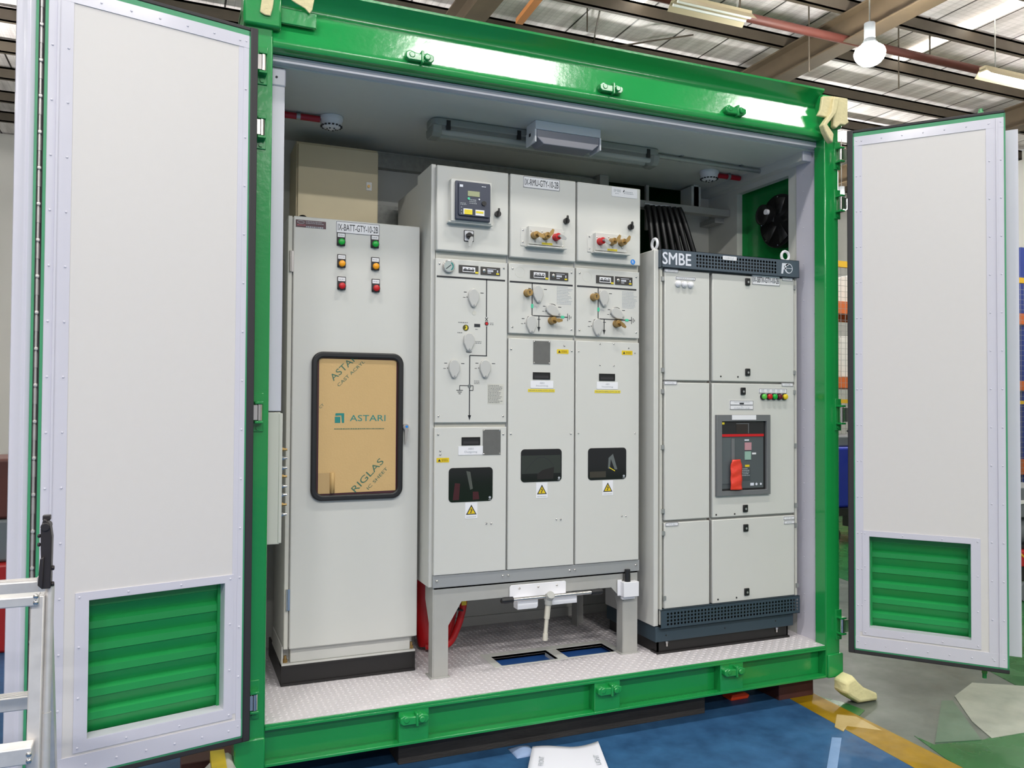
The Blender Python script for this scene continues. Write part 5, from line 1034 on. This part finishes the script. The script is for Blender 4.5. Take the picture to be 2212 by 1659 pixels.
lb = label_plate(dr[1], x0, x1, zm_, z1, SYD, '', 0.005, name='breaker_label'); text('lettering', 'MAIN INCOMER FROM', (x0+x1)/2, z1-0.009, SYD-0.003, 0.006, inkg, lb, width=(x1-x0)*0.65); O('circuit_tag', MB().prism(rrect((x0+x1)/2-0.014, (x0+x1)/2+0.014, zm_+0.004, zm_+0.012, 0.003), 'y', SYD-0.003, SYD-0.002), inkb, lb)
lb = label_plate(dr[1], x0, x1, z0, zm_, SYD, '', 0.005, name='breaker_label'); text('lettering', 'TX', (x0+x1)/2, zm_-0.008, SYD-0.003, 0.006, inkg, lb); text('lettering', 'IX-MSB-GTY-10-2B', (x0+x1)/2, z0+0.008, SYD-0.003, 0.007, inkg, lb, width=(x1-x0)*0.65)
# breaker
fx0, fx1 = ((2.2460, 1.1946)[0]+(2.2605, 0.7876)[0])/2, ((2.5956, 1.1940)[0]+(2.6042, 0.7841)[0])/2
fz1_, fz0_ = (2.4106, 1.2040)[1], ((2.2605, 0.7804)[1]+(2.6042, 0.7841)[1])/2
frm = mat('bezel_grey', '6b6d6f', 0.45); brk = mat('breaker_grey', '4f5558', 0.45); 
ix0, ix1, iz0, iz1 = fx0+0.034, fx1-0.026, fz0_+0.026, fz1_-0.034
bz = O('breaker_bezel', MB().ring([(fx0,fz0_),(fx1,fz0_),(fx1,fz1_),(fx0,fz1_)], [(ix0,iz0),(ix1,iz0),(ix1,iz1),(ix0,iz1)], 'y', SYD-0.016, SYD), frm, dr[1], bev=0.002, label='dark grey breaker surround')
bf = O('circuit_breaker', MB().box(ix0, ix1, SYD-0.003, SYD, iz0, iz1), brk, bz, label='slate circuit breaker face')
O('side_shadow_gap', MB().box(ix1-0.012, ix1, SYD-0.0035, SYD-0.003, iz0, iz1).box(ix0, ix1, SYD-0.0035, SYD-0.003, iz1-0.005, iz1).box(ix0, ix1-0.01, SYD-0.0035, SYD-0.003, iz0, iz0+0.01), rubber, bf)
iw_ = ix1-ix0; ih_ = iz1-iz0; yk = SYD-0.003
def bb(nm, u0, u1, v0, v1, mt, t=0.002, y=None): return O(nm, MB().box(ix0+u0*iw_, ix0+u1*iw_, (y or yk)-t, (y or yk), iz1-v1*ih_, iz1-v0*ih_), mt, bf)
bb('trip_unit', 0.02, 0.955, 0.015, 0.185, mat('trip_black', '242424', 0.25), 0.004); bb('trip_screen', 0.33, 0.61, 0.04, 0.175, mat('screen_dark', '2c2620', 0.15), 0.001, yk-0.004)
O('screen_edge', MB().box(ix0+0.60*iw_, ix0+0.615*iw_, yk-0.0052, yk-0.004, iz1-0.175*ih_, iz1-0.04*ih_).box(ix0+0.33*iw_, ix0+0.62*iw_, yk-0.0052, yk-0.004, iz1-0.04*ih_, iz1-0.03*ih_), frm, bf)
bb('yellow_tag', 0.01, 0.07, 0.015, 0.045, yellow, 0.001, yk-0.004); bb('red_strip', 0.01, 0.96, 0.185, 0.222, red, 0.004); bb('side_rail', 0.23, 0.30, 0.25, 0.70, frm, 0.003); bb('left_wing', 0.02, 0.22, 0.24, 0.90, mat('wing_grey', '565d60', 0.45), 0.002)
bb('brand_strip', 0.53, 0.63, 0.265, 0.285, inkw, 0.0008); bb('off_button', 0.53, 0.68, 0.31, 0.42, mat('pink_button', 'b98a92', 0.35), 0.003); bb('on_button', 0.53, 0.67, 0.44, 0.56, mat('green_button', '8fb0a2', 0.35), 0.003); bb('ready_window', 0.70, 0.79, 0.46, 0.485, labelw, 0.001)
bb('yellow_tag', 0.54, 0.64, 0.635, 0.665, amberl, 0.001); bb('counter_plate', 0.46, 0.66, 0.68, 0.86, mat('plate_dark', '43494c', 0.4), 0.0015)
lines_of_print(bf, ix0+0.47*iw_, ix0+0.65*iw_, iz1-0.80*ih_, iz1-0.68*ih_, yk-0.0016, 5, inkg); bb('rating_mark', 0.66, 0.74, 0.90, 0.94, inkw, 0.0008)
O('round_marks', MB().cyl((ix0+0.80*iw_, yk, iz1-0.92*ih_), (ix0+0.80*iw_, yk-0.0008, iz1-0.92*ih_), 0.007, 12).cyl((ix0+0.90*iw_, yk, iz1-0.92*ih_), (ix0+0.90*iw_, yk-0.0008, iz1-0.92*ih_), 0.006, 12), inkw, bf)
O('name_strip', MB().box((2.3483, 1.1944)[0], (2.5038, 1.1941)[0], SYD-0.0175, SYD-0.016, fz1_-0.026, fz1_-0.001), labelw, bz, label='blank white strip')
tx0, tx1 = ix0+0.17*iw_, ix0+0.42*iw_; tz1, tz0 = iz1-0.55*ih_, iz1-0.985*ih_
m = MB(); m.grid(lambda u, v: (tx0+(tx1-tx0)*(0.14*(1-min(1, v*6)) + u*(1-0.28*(1-min(1, v*6)))), yk-0.020-0.005*math.sin(u*PI)-0.002*math.sin(v*17+u*3), tz1-(tz1-tz0)*v), 8, 20)
T('lockout_tag', m, mat('tag_red', 'e2402e', 0.35, bump=0.3, bscale=40), 'shiny red lockout tag hanging over the breaker face', 'tag', solid=0.004)
# lower grille, plinth and channel
gz1 = ((1.9023, 0.2310)[1]+(2.7926, 0.2235)[1])/2; gz0 = ((1.9025, 0.1392)[1]+(2.7955, 0.1287)[1])/2
m = MB(); xg0, xg1 = SX0+0.014, SX1-0.002
m.box(xg0, xg0+0.03, 0.165, 0.167, gz0, gz1); m.box(xg1-0.008, xg1, 0.165, 0.167, gz0, gz1); m.box(xg0+0.03, xg1-0.008, 0.165, 0.167, gz1-0.012, gz1); m.box(xg0+0.03, xg1-0.008, 0.165, 0.167, gz0, gz0+0.012)
perf(m, xg0+0.03, xg1-0.008, gz0+0.012, gz1-0.012, 0.165, 41, 4, 0.0062)
m.box(xg0, xg1, 0.165, SYc, gz1-0.002, gz1); m.box(xg0, xg1, 0.165, SYc, gz0, gz0+0.002)
gr = O('lower_grille', m, slated, sb, smooth=False, label='dark slate perforated grille'); O('grille_lining', MB().box(xg0+0.003, xg1-0.003, 0.190, 0.194, gz0+0.003, gz1-0.003), blackp, gr)
zp0 = ((1.9160, 0.0668)[1]+(2.7828, 0.0590)[1])/2
pl = O('plinth', MB().box(SX0-0.002, SX1-0.025, 0.190, 0.69, zp0, gz0+0.004), slated, sb, bev=0.002, label='dark slate plinth'); 
for g_ in ((SX0+0.06, zp0+0.03), (SX0+0.42, zp0+0.03), (SX0+0.75, zp0+0.035)): screw(pl, g_[0], g_[1], 0.19, 0.004, blackp)
m = MB(); m.box(SX0+0.018, SX1-0.05, 0.205, 0.213, 0.0, zp0); m.box(SX0+0.010, SX1-0.046, 0.195, 0.26, 0.0, 0.010); m.box(SX0+0.018, SX0+0.026, 0.205, 0.69, 0, zp0); m.box(SX1-0.058, SX1-0.05, 0.205, 0.69, 0, zp0)
O('base_channel', m, black, sb)
for x in (SX0+0.07, SX1-0.13): O('anchor_bolt', MB().cyl((x, 0.200, zp0-0.012), (x, 0.200, zp0-0.002), 0.009, 6).cyl((x, 0.200, zp0-0.028), (x, 0.200, zp0-0.010), 0.005, 8), chrome, sb)
def torus(m, c, ax, R1, r1, n=20, k=8):
    path = []
    for i in range(n+1):
        t = 2*PI*i/n; a, b_ = R1*math.cos(t), R1*math.sin(t)
        path.append({'x': (c[0], c[1]+a, c[2]+b_), 'y': (c[0]+a, c[1], c[2]+b_)}[ax])
    return m.tube(path, r1, k)
g_ = (2.7673, 2.0923); O('lifting_eye', torus(MB(), (g_[0], 0.24, 2.045+0.034), 'y', 0.026, 0.0075).cyl((g_[0], 0.24, 2.04), (g_[0], 0.24, 2.055), 0.014, 12), labelw, sb)
g_ = (1.9329, 2.0776); O('lifting_eye', torus(MB(), (SX0+0.02, 0.24, 2.045+0.034), 'x', 0.026, 0.0075).cyl((SX0+0.02, 0.24, 2.04), (SX0+0.02, 0.24, 2.055), 0.014, 12), labelw, sb)

# ------------------------------------------------------------------ things fixed inside the container
# beige box behind the battery cabinet
e = E('distribution_box', 'beige wall box standing behind the battery cabinet up to the ceiling', 'box', (0.42, 0.9, 1.6))
bx = O('box_body', MB().box(0.205, 0.615, 0.815, 1.048, 1.75, 2.56), beige, e, bev=0.003)
bd = O('box_door', MB().box(0.212, 0.615, 0.797, 0.813, 1.755, 2.546), beige, e, bev=0.003)
g_ = (0.5677, 2.3652); O('lock_escutcheon', MB().box(g_[0]-0.014, g_[0]+0.014, 0.794, 0.797, g_[1]-0.021, g_[1]+0.021), steel, bd); O('lock_barrel', MB().cyl((g_[0]-0.002, 0.794, g_[1]), (g_[0]-0.002, 0.791, g_[1]), 0.008, 12), brass, bd)
# trunking and terminal box on the near end lining
e = E('cable_trunking', 'white vertical cable trunking beside the nearer corner post', 'trunking', (0.03, 0.14, 1.22))
O('trunk_body', MB().box(-0.004, 0.060, 0.102, 0.20, 1.222, 2.555), trimm, e, bev=0.003)
O('trunk_cap', MB().box(-0.004, 0.063, 0.099, 0.203, 2.555, 2.630), trimm, e, bev=0.006); O('cap_screw', MB().cyl((0.026, 0.099, 2.59), (0.026, 0.097, 2.59), 0.005, 10), inkb, e)
e = E('terminal_box', 'pale grey terminal box with brass studs below the white cable trunking', 'box', (0.03, 0.14, 0.68))
O('box_body', MB().box(-0.004, 0.058, 0.100, 0.20, 0.683, 1.218), cabd, e, bev=0.002); O('box_lid', MB().box(0.052, 0.066, 0.098, 0.202, 0.687, 1.214), cabd, e, bev=0.002)
for k, zz in enumerate((1.17, 1.065, 1.03, 0.99, 0.955, 0.915, 0.88, 0.84, 0.80)[1:]):
    O('terminal_stud', MB().cyl((0.066, 0.12, zz), (0.088, 0.12, zz), 0.005, 8).cyl((0.066, 0.12, zz), (0.074, 0.12, zz), 0.009, 6), chrome if k % 3 else brass, e)
# detectors
def detector(x, y, label):
    e = E('smoke_detector', label, 'detector', (x, y, 2.632)); q = 0.02
    O('base_ring', MB().cyl((x, y, 2.632), (x, y, 2.614), 0.056, 28), labelw, e, bev=0.003)
    O('detector_dome', MB().cyl((x, y, 2.614), (x, y, 2.590), 0.053, 28, 0.048).dome((x, y, 2.590), (0, 0, -1), 0.048, 0.018, 28, 4), labelw, e)
    m = MB()
    for i in range(16): a = 2*PI*i/16; m.box(x+0.047*math.cos(a)-0.005, x+0.047*math.cos(a)+0.005, y+0.047*math.sin(a)-0.005, y+0.047*math.sin(a)+0.005, 2.582, 2.587)
    for i in range(6): a = 2*PI*i/6; m.box(x+0.02*math.cos(a)-0.003, x+0.02*math.cos(a)+0.003, y+0.02*math.sin(a)-0.003, y+0.02*math.sin(a)+0.003, 2.570, 2.576)
    O('sensor_slots', m, inkb, e)
da = (0.3401, 0.6070); db = (2.5571, 0.6441)
detector(da[0], da[1], 'round white smoke detector on the ceiling above the beige wall box'); detector(db[0], db[1], 'round white smoke detector on the ceiling above the black cable coil')
def clipped_pipe(name, p0, p1, r, mt, label, cat, clips):
    e = E(name, label, cat, p0); O('pipe_run', MB().cyl(p0, p1, r, 14), mt, e)
    for t in clips:
        c = Vector(p0).lerp(Vector(p1), t); O('saddle_clip', MB().cyl((c.x-0.009, c.y, c.z), (c.x+0.009, c.y, c.z), r+0.002, 14).box(c.x-0.008, c.x+0.008, c.y-r-0.012, c.y+r+0.012, 2.628, 2.632).box(c.x-0.008, c.x+0.008, c.y-0.004, c.y+0.004, c.z+r, 2.632), steel, e)
    return e
clipped_pipe('alarm_conduit', (-0.004, da[1], 2.613), (da[0]-0.055, da[1], 2.613), 0.015, redp, 'red conduit running to the smoke detector above the beige wall box', 'pipe', (0.65,))
clipped_pipe('alarm_conduit', (db[0]+0.055, db[1], 2.613), (db[0]+0.22, db[1], 2.613), 0.015, redp, 'short red conduit beside the smoke detector above the cable coil', 'pipe', (0.5,))
# tube light
lx0, lx1 = (0.7819, 0.4511)[0], (2.0644, 0.4473)[0]; ly = 0.46
e = E('tube_light', 'unlit sealed twin tube light along the container ceiling', 'lamp', ((lx0+lx1)/2, ly, 2.630))
O('lamp_tray', MB().prism(rrect(lx0, lx1, ly-0.065, ly+0.065, 0.04), 'z', 2.595, 2.631), mat('tray_grey', '8f928c', 0.45), e, bev=0.006)
O('lamp_cover', MB().prism([(ly-0.060, 2.595), (ly-0.056, 2.565), (ly-0.035, 2.547), (ly+0.035, 2.547), (ly+0.056, 2.565), (ly+0.060, 2.595)], 'x', lx0+0.025, lx1-0.025), clear, e)
O('end_cap', MB().prism([(ly-0.062, 2.597), (ly-0.058, 2.563), (ly-0.036, 2.544), (ly+0.036, 2.544), (ly+0.058, 2.563), (ly+0.062, 2.597)], 'x', lx0+0.005, lx0+0.05), MATS['tray_grey'], e, bev=0.004); O('end_cap', MB().prism([(ly-0.062, 2.597), (ly-0.058, 2.563), (ly-0.036, 2.544), (ly+0.036, 2.544), (ly+0.058, 2.563), (ly+0.062, 2.597)], 'x', lx1-0.045, lx1-0.005), MATS['tray_grey'], e, bev=0.004)
for yy in (ly-0.028, ly+0.028): O('lamp_tube', MB().cyl((lx0+0.05, yy, 2.572), (lx1-0.05, yy, 2.572), 0.013, 12), tube_off, e)
for x in (lx0+0.08, lx0+0.45, lx1-0.45, lx1-0.08): O('cover_clip', MB().box(x-0.01, x+0.01, ly-0.068, ly-0.058, 2.575, 2.620), blackp, e)
clipped_pipe('steel_conduit', (lx1-0.002, ly, 2.614), (2.849, ly+0.02, 2.614), 0.012, steel, 'thin galvanised conduit from the tube light to the end lining', 'pipe', (0.22, 0.75))
# emergency light
e = E('emergency_light', 'white box emergency light on the ceiling in front of the tube light', 'lamp', (1.39, 0.22, 2.630))
ex0, ex1, ey0, ey1 = (1.2550, 0.2461)[0], (1.6133, 0.2365)[0], (1.2550, 0.2461)[1], (1.2459, 0.3369)[1]+0.02
O('light_body', MB().box(ex0, ex1, ey0, ey1, 2.588, 2.632), labelw, e, bev=0.003)
O('light_diffuser', MB().prism([(ex0+0.006, 2.588), (ex1-0.006, 2.588), (ex1-0.010, 2.550), (ex1-0.045, 2.520), (ex0+0.045, 2.520), (ex0+0.010, 2.550)], 'y', ey0+0.003, ey1-0.003), mat('diffuser_grey', '8d8d98', 0.2, coat=0.3), e, bev=0.003)
O('light_end', MB().box(ex0-0.003, ex0+0.006, ey0, ey1, 2.525, 2.588), labelw, e, bev=0.002); O('light_end', MB().box(ex1-0.006, ex1+0.003, ey0, ey1, 2.525, 2.588), labelw, e, bev=0.002); O('indicator_window', MB().box(ex0-0.0045, ex0-0.003, ey0+0.05, ey0+0.07, 2.565, 2.580), inkb, e)
# bar with hanging black cable coil, angle brackets
bar_y = 0.86
e = E('cable_rail', 'grey steel bar bracketed across the corner behind the switchboard', 'rail', (2.45, bar_y, 2.4))
b0, b1 = (2.2218, 2.4538), (2.7602, 2.4605); zb_ = (b0[1]+b1[1])/2
O('bar', MB().box(b0[0]-0.02, 2.849, bar_y-0.03, bar_y+0.03, zb_-0.03, zb_+0.012), standm, e, bev=0.002)
O('wall_bracket', MB().box(2.78, 2.849, bar_y+0.03, 1.05, zb_-0.06, zb_-0.03).box(2.2, 2.24, bar_y+0.02, 1.05, zb_-0.02, zb_+0.012), standm, e)
g_ = (2.6685, 2.5529); O('hanger_block', MB().box(g_[0]-0.035, g_[0]+0.035, 0.93, 1.049, g_[1]-0.06, g_[1]+0.07).box(g_[0]-0.02, g_[0]+0.02, 0.93, 0.96, 2.45, 2.632), inner, e, bev=0.002)
e = E('wall_channel', 'grey folded channel across the back lining above the cable coil', 'channel', (2.3, 0.99, 2.45))
O('channel_web', MB().box(2.0, 2.06, 0.96, 1.05, 2.30, 2.63), standm, e); O('channel_post', MB().box(2.36, 2.38, 1.02, 1.04, 2.34, 2.62), standm, e)
ce = E('cable_coil', 'coil of thick black corrugated cable hanging behind the switchboard', 'cable', (2.4, 0.75, 2.0))
xc0 = (2.2105, 2.3570)[0]
m = MB(); n_ = 7
for k in range(n_):
    x = xc0 + 0.012 + k*0.030; pth = []
    for i in range(16):
        t = i/15; pth.append((x + 0.010*k*0.4 + (0.03+0.026*k)*t*t, 0.80 - 0.05*math.sin(t*2.2) - 0.004*k, zb_ - 0.045 + 0.03*math.sin(min(1, t*2.2)*PI/2) - 0.62*max(0, t-0.10)**1.35))
    m = MB(); m.tube(pth, 0.0165, 10); O('cable_loop', m, cable, ce)
O('coil_tie', MB().tube([(xc0-0.01, 0.78, zb_-0.02), (xc0+0.06, 0.775, zb_-0.028), (xc0+0.14, 0.775, zb_-0.020), (xc0+0.2, 0.78, zb_-0.034)], 0.004, 8), inkg, ce)
# ventilation fan in the end opening
fe_ = E('duct_fan', 'black ventilation fan with bolts in the green recess of the end wall', 'fan', (2.92, 0.5, 2.3))
fy, fz = (0.4859, 2.3693)
O('fan_ring', MB().cyl((2.928, 0.42, 2.32), (2.87, 0.42, 2.32), 0.155, 32), blackp, fe_, bev=0.004)
m = MB(); 
for k in range(5):
    a = 2*PI*k/5; c, s_ = math.cos(a), math.sin(a); m.add([(2.868, 0.42+0.03*c, 2.32+0.03*s_), (2.860, 0.42+0.14*math.cos(a+0.2), 2.32+0.14*math.sin(a+0.2)), (2.868, 0.42+0.14*math.cos(a+0.8), 2.32+0.14*math.sin(a+0.8)), (2.868, 0.42+0.05*math.cos(a+0.9), 2.32+0.05*math.sin(a+0.9))], [(0,1,2,3)])
O('fan_blades', m, rubber, fe_, solid=0.003)
O('fan_motor', MB().cyl((2.87, fy+0.02, fz), (2.83, fy+0.02, fz), 0.060, 24).dome((2.83, fy+0.02, fz), (-1,0,0), 0.055, 0.012, 24, 3), blackp, fe_)
O('motor_cap', MB().cyl((2.83, fy-0.03, fz+0.005), (2.812, fy-0.03, fz+0.005), 0.016, 18), labelw, fe_)
m = MB()
for k in range(6): a = 2*PI*k/6+0.3; m.dome((2.831, fy+0.02+0.047*math.cos(a), fz+0.047*math.sin(a)), (-1,0,0), 0.005, 0.004, 8)
for k in range(8): a = 2*PI*k/8; m.dome((2.869, 0.42+0.14*math.cos(a), 2.32+0.14*math.sin(a)), (-1,0,0), 0.005, 0.004, 8)
O('fan_bolts', m, chrome, fe_)
# red corrugated conduits below the switchgear
def corr(pth, r, name, label, extra=None):
    P_ = [Vector(p) for p in pth]; out = []; rr_ = []
    for i in range(len(P_)-1):
        for k in range(10):
            t = k/10; p0 = P_[max(i-1, 0)]; p1 = P_[i]; p2 = P_[i+1]; p3 = P_[min(i+2, len(P_)-1)]
            out.append(0.5*((2*p1) + (-p0+p2)*t + (2*p0-5*p1+4*p2-p3)*t*t + (-p0+3*p1-3*p2+p3)*t*t*t)); rr_.append(r)
    out.append(P_[-1]); rr_.append(r)
    e = E(name, label, 'conduit', pth[-1], 'red conduits under the switchgear'); O('hose', MB().tube(out, rr_, 14), red, e)
    return e, out
def c3(p, y): return (p[0], y, p[1])
p1_, p2_, p3_, p4_ = (1.0403, 0.3159), (1.0310, 0.2182), (1.0019, 0.1204), (0.9483, 0.0398)
e, out = corr([c3(p1_, 0.62), c3(p2_, 0.62), c3(p3_, 0.62), c3(p4_, 0.62), (p4_[0]-0.1, 0.66, 0.03)], 0.018, 'red_conduit', 'nearer red flexible conduit with yellow print beneath the switchgear stand')
O('yellow_print', MB().box(p2_[0]-0.014, p2_[0]+0.012, 0.600, 0.6025, p2_[1]+0.015, p2_[1]+0.085), amberl, e)
O('cable_tie', MB().cyl((p3_[0]+0.012, 0.62, p3_[1]+0.085), (p3_[0]+0.014, 0.62, p3_[1]+0.093), 0.022, 12), rubber, e)
p1_, p2_, p3_ = (1.0113, 0.2582), (0.9969, 0.1647), (0.9727, 0.0726)
corr([(p1_[0]+0.02, 0.68, 0.40), c3(p1_, 0.68), c3(p2_, 0.68), c3(p3_, 0.68), (p3_[0]-0.06, 0.72, 0.03)], 0.017, 'red_conduit', 'red flexible conduit half hidden behind the nearer one under the stand')
p1_, p2_, p3_ = (0.8392, 0.2686), (0.8451, 0.1508), (0.8653, 0.0668)
corr([(p1_[0], 0.70, 0.40), c3(p1_, 0.70), c3(p2_, 0.70), (p3_[0], 0.70, 0.03)], 0.045, 'red_conduit', 'thick dark red conduit between the battery cabinet and the stand leg')

# ------------------------------------------------------------------ on the workshop floor
T('support_beam', MB().box(0.561, 2.136, 0.10, 0.26, G, -0.166), timber, 'long black timber beam under the container sill', 'beam', bev=0.004)
T('timber_block', MB().box(2.60, 2.83, 0.10, 0.30, G, -0.168), timberr, 'dark red timber block under the far container corner', 'block', bev=0.004)
T('timber_block', MB().box(-0.30, -0.02, 0.16, 0.36, G, -0.168), timberr, 'dark red timber block under the nearer container corner', 'block', bev=0.004)
T('support_beam', MB().box(0.3, 2.7, 0.85, 1.0, G, -0.166), timber, 'black timber beam under the rear of the container', 'beam', bev=0.004)
def lump(name, mb, mt, label, cat, lev=2):
    o = T(name, mb, mt, label, cat); md = o.modifiers.new('sub', 'SUBSURF'); md.levels = lev; md.render_levels = lev; return o
# yellow foam block leaning on the far corner
A = [(2.8496, -0.1068), (2.9096, -0.0800), (2.9412, -0.1128), (2.9922, -0.1553), (3.0859, -0.1986), (3.0890, -0.2334), (2.9535, -0.2308), (2.8902, -0.1937), (2.8494, -0.1621), (2.8526, -0.1337)]
dz_ = G + 0.004 - min(p[1] for p in A)
m = MB(); n_ = len(A); vs = []
for yy, sc_ in ((-0.105, 0.82), (-0.085, 1.0), (-0.03, 1.0), (-0.014, 0.86)):
    cx_ = sum(p[0] for p in A)/n_; cz_ = sum(p[1] for p in A)/n_
    vs += [(cx_+(p[0]-cx_)*sc_, yy, cz_+(p[1]-cz_)*sc_) for p in A]
fs = [tuple(range(n_)), tuple(range(4*n_-1, 3*n_-1, -1))]
for r_ in range(3): fs += [(r_*n_+i, (r_+1)*n_+i, (r_+1)*n_+(i+1) % n_, r_*n_+(i+1) % n_) for i in range(n_)]
m.add(vs, fs); zmin = min(v[2] for v in m.v); m.v = [(a, b_, c-(zmin-(G+0.002))*(1 if zmin < G else 1)) for a, b_, c in m.v]
T('foam_pad', m, foam, 'yellow foam offcut against the foot of the far corner post', 'foam', bev=0.008)
m = MB(); xs = [(-0.2725, -0.1466)[0], (-0.0769, -0.1786)[0]]
x0, x1 = xs; m.prism([(x0, G), (x1+0.03, G), (x1-0.005, G+0.10), (x1-0.05, G+0.185), (x0+0.10, G+0.175), (x0+0.02, G+0.10)], 'y', -0.15, 0.08)
fp = T('foam_pad', m, foamw, 'whitish foam wad taped in yellow on the floor below the nearer door', 'foam', bev=0.02)
t_ = MB(); t_.box((x0+x1)/2-0.022, (x0+x1)/2+0.03, -0.153, 0.083, G, G+0.187); O('tape_band', t_, amberl, fp)
# paper sheet with two words and a blue rag
m = MB(); p0 = (1.1533, 0.0207); p1 = (1.4470, -0.0496); p2 = (1.3592, -0.3070); p3 = (1.0255, -0.2091)
def pf(u, v):
    a = Vector(p0).lerp(Vector(p1), u); b_ = Vector(p3).lerp(Vector(p2), u); c = a.lerp(b_, v)
    return (c.x, c.y, G + 0.004 + 0.05*max(0, u-0.55)**1.5*(1-v*0.6) + 0.008*(1+math.sin(u*5+1)))
m.grid(pf, 16, 8); ps = T('paper_sheet', m, paper, 'curled white sheet of paper with handwriting on the blue floor', 'paper', solid=0.0006)
for s_, u in (('FRONT', 0.16), ('LIGHT', 0.90)):
    a = Vector(pf(u, 0.62)); b_ = Vector(pf(u, 0.3)); dv = (b_-a).normalized(); nv = Vector((0, 0, 1)); rv = nv.cross(dv)
    M_ = Matrix(((dv.x, 0, rv.x, a.x), (dv.y, 0, rv.y, a.y), (dv.z, 0, rv.z, a.z+0.004), (0, 0, 0, 1)))
    text('handwriting', s_, 0, 0, 0, 0.022, inkg, ps, width=0.09, M=M_)
m = MB(); q0 = (1.0568, -0.0323); q1 = (1.1572, 0.0296)
m.grid(lambda u, v: (q0[0]+(q1[0]-q0[0])*u, q0[1]+(q1[1]-q0[1]+0.05)*v, G+0.003+0.02*math.sin(u*3)*math.sin(v*PI)), 8, 6)
T('blue_rag', m, mat('rag_blue', '8aa0c4', 0.8), 'pale blue rag tucked beside the paper sheet', 'rag', solid=0.002)
o0 = (2.3810, 0.2169); o1 = (2.4730, 0.1231)
m = MB(); m.prism([(o0[0]-0.02, G), (o0[0]-0.01, G+0.03), (o1[0]-0.02, G+0.034), (o1[0]+0.01, G+0.02), (o1[0], G)], 'y', o0[1]-0.03, o0[1]+0.05)
T('orange_wedge', m, orange, 'bright orange plastic wedge under the container sill', 'wedge', bev=0.006)
m = MB(); c_ = (2.4631, -0.5774)
# ------------------------------------------------------------------ aluminium ladder in the near foreground
LY = -1.17
le = E('step_ladder', 'worn aluminium stepladder with black hinge standing before the nearer door', 'ladder', (-0.9, LY, G))
xr_ = (-0.6319, 0.6922)[0]; xl_ = xr_ - 0.42
zt_ = (-0.6167, 0.7970)[1]
def rail(x, y0, y1, nm, z1=None): 
    z1 = z1 or zt_+0.02; return O(nm, MB().prism([(y0, z1), (y0+0.045, z1), (y1+0.045, G), (y1, G)], 'x', x-0.014, x+0.014), alum, le, bev=0.003)
for x in (xr_, xl_): rail(x, LY-0.02, LY-0.12, 'front_rail'); rail(x-0.004, LY+0.10, LY+0.46, 'rear_rail', zt_+0.04)
xp = (-0.6094, 0.6897)[0]
O('telescopic_pole', MB().cyl((xp, LY, (-0.6136, 0.8373)[1]), (xp-0.002, LY-0.02, 0.55), 0.0095, 14).cyl((xp-0.002, LY-0.02, 0.55), (xp-0.003, LY-0.06, G), 0.011, 14), alum, le)
zh0, zh1 = (-0.6172, 0.8312)[1], (-0.6198, 0.9981)[1]; xh0, xh1 = (-0.6315, 0.9048)[0], (-0.6052, 0.9030)[0]
hm_ = mat('hinge_black', '2a2526', 0.4, var=0.3, vscale=20)
m = MB(); m.prism([(xh0+0.008, zh0), (xh1-0.001, zh0), (xh1, zh1-0.05), (xh1-0.004, zh1-0.02), (xh1-0.012, zh1-0.008), (xh0+0.008, zh1-0.008), (xh0+0.003, zh1-0.03), (xh0+0.004, zh1-0.08)], 'y', LY-0.022, LY+0.012)
m.cyl(((xh0+xh1)/2, LY-0.026, zh1-0.025), ((xh0+xh1)/2, LY+0.02, zh1-0.025), 0.010, 14); m.box((xh0+xh1)/2-0.008, (xh0+xh1)/2+0.008, LY-0.01, LY+0.01, zh1-0.012, zh1)
m.prism([(xh0, zh0+0.01), (xh0+0.010, zh0+0.0), (xh0+0.012, zh0+0.075), (xh0+0.004, zh0+0.07)], 'y', LY-0.03, LY-0.01)
for zz in (zh0+0.008, zh0+0.045): m.cyl((xh1-0.002, LY-0.008, zz), (xh1+0.005, LY-0.008, zz), 0.006, 8)
for zz in (zh0+0.10, zh0+0.12): m.cyl((xh0+0.002, LY-0.008, zz), (xh0-0.004, LY-0.008, zz), 0.005, 8)
O('ladder_hinge', m, hm_, le, bev=0.002, label='black hinge bracket')
for k, (a, b_) in enumerate((((-0.6695, 0.7958), (-0.6698, 0.8188)), ((-0.6568, 0.4654), (-0.6574, 0.5030)))):
    yy = (-1.19, -1.255)[k]; st = O('ladder_step', MB().box(xl_, xr_+0.004, yy-0.012, yy+0.035, a[1], b_[1]), alum, le, bev=0.003)
    for dz in (0.008, 0.022): O('rivet', MB().dome((xr_-0.002, yy-0.012, a[1]+dz), (0,-1,0), 0.006, 0.004, 10, 3), chrome, st)
for k, (a, b_) in enumerate((((-0.6944, 0.7812), (-0.6950, 0.8174)), ((-0.7128, 0.4516), (-0.7134, 0.4877)))):
    yy = (-1.02, -0.86)[k]; st = O('ladder_step', MB().box(xl_, xr_-0.008, yy-0.0, yy+0.045, a[1], b_[1]), alum, le, bev=0.003)
    m = MB(); [m.box(xl_, xr_-0.01, yy+0.004+q*0.008, yy+0.007+q*0.008, b_[1], b_[1]+0.0015) for q in range(5)]; O('step_ribs', m, alum, st)
for x in (xl_, xr_):
    O('rubber_foot', MB().box(x-0.018, x+0.018, LY-0.13, LY-0.06, G, G+0.04), rubber, le); O('rubber_foot', MB().box(x-0.022, x+0.014, LY+0.45, LY+0.52, G, G+0.04), rubber, le)
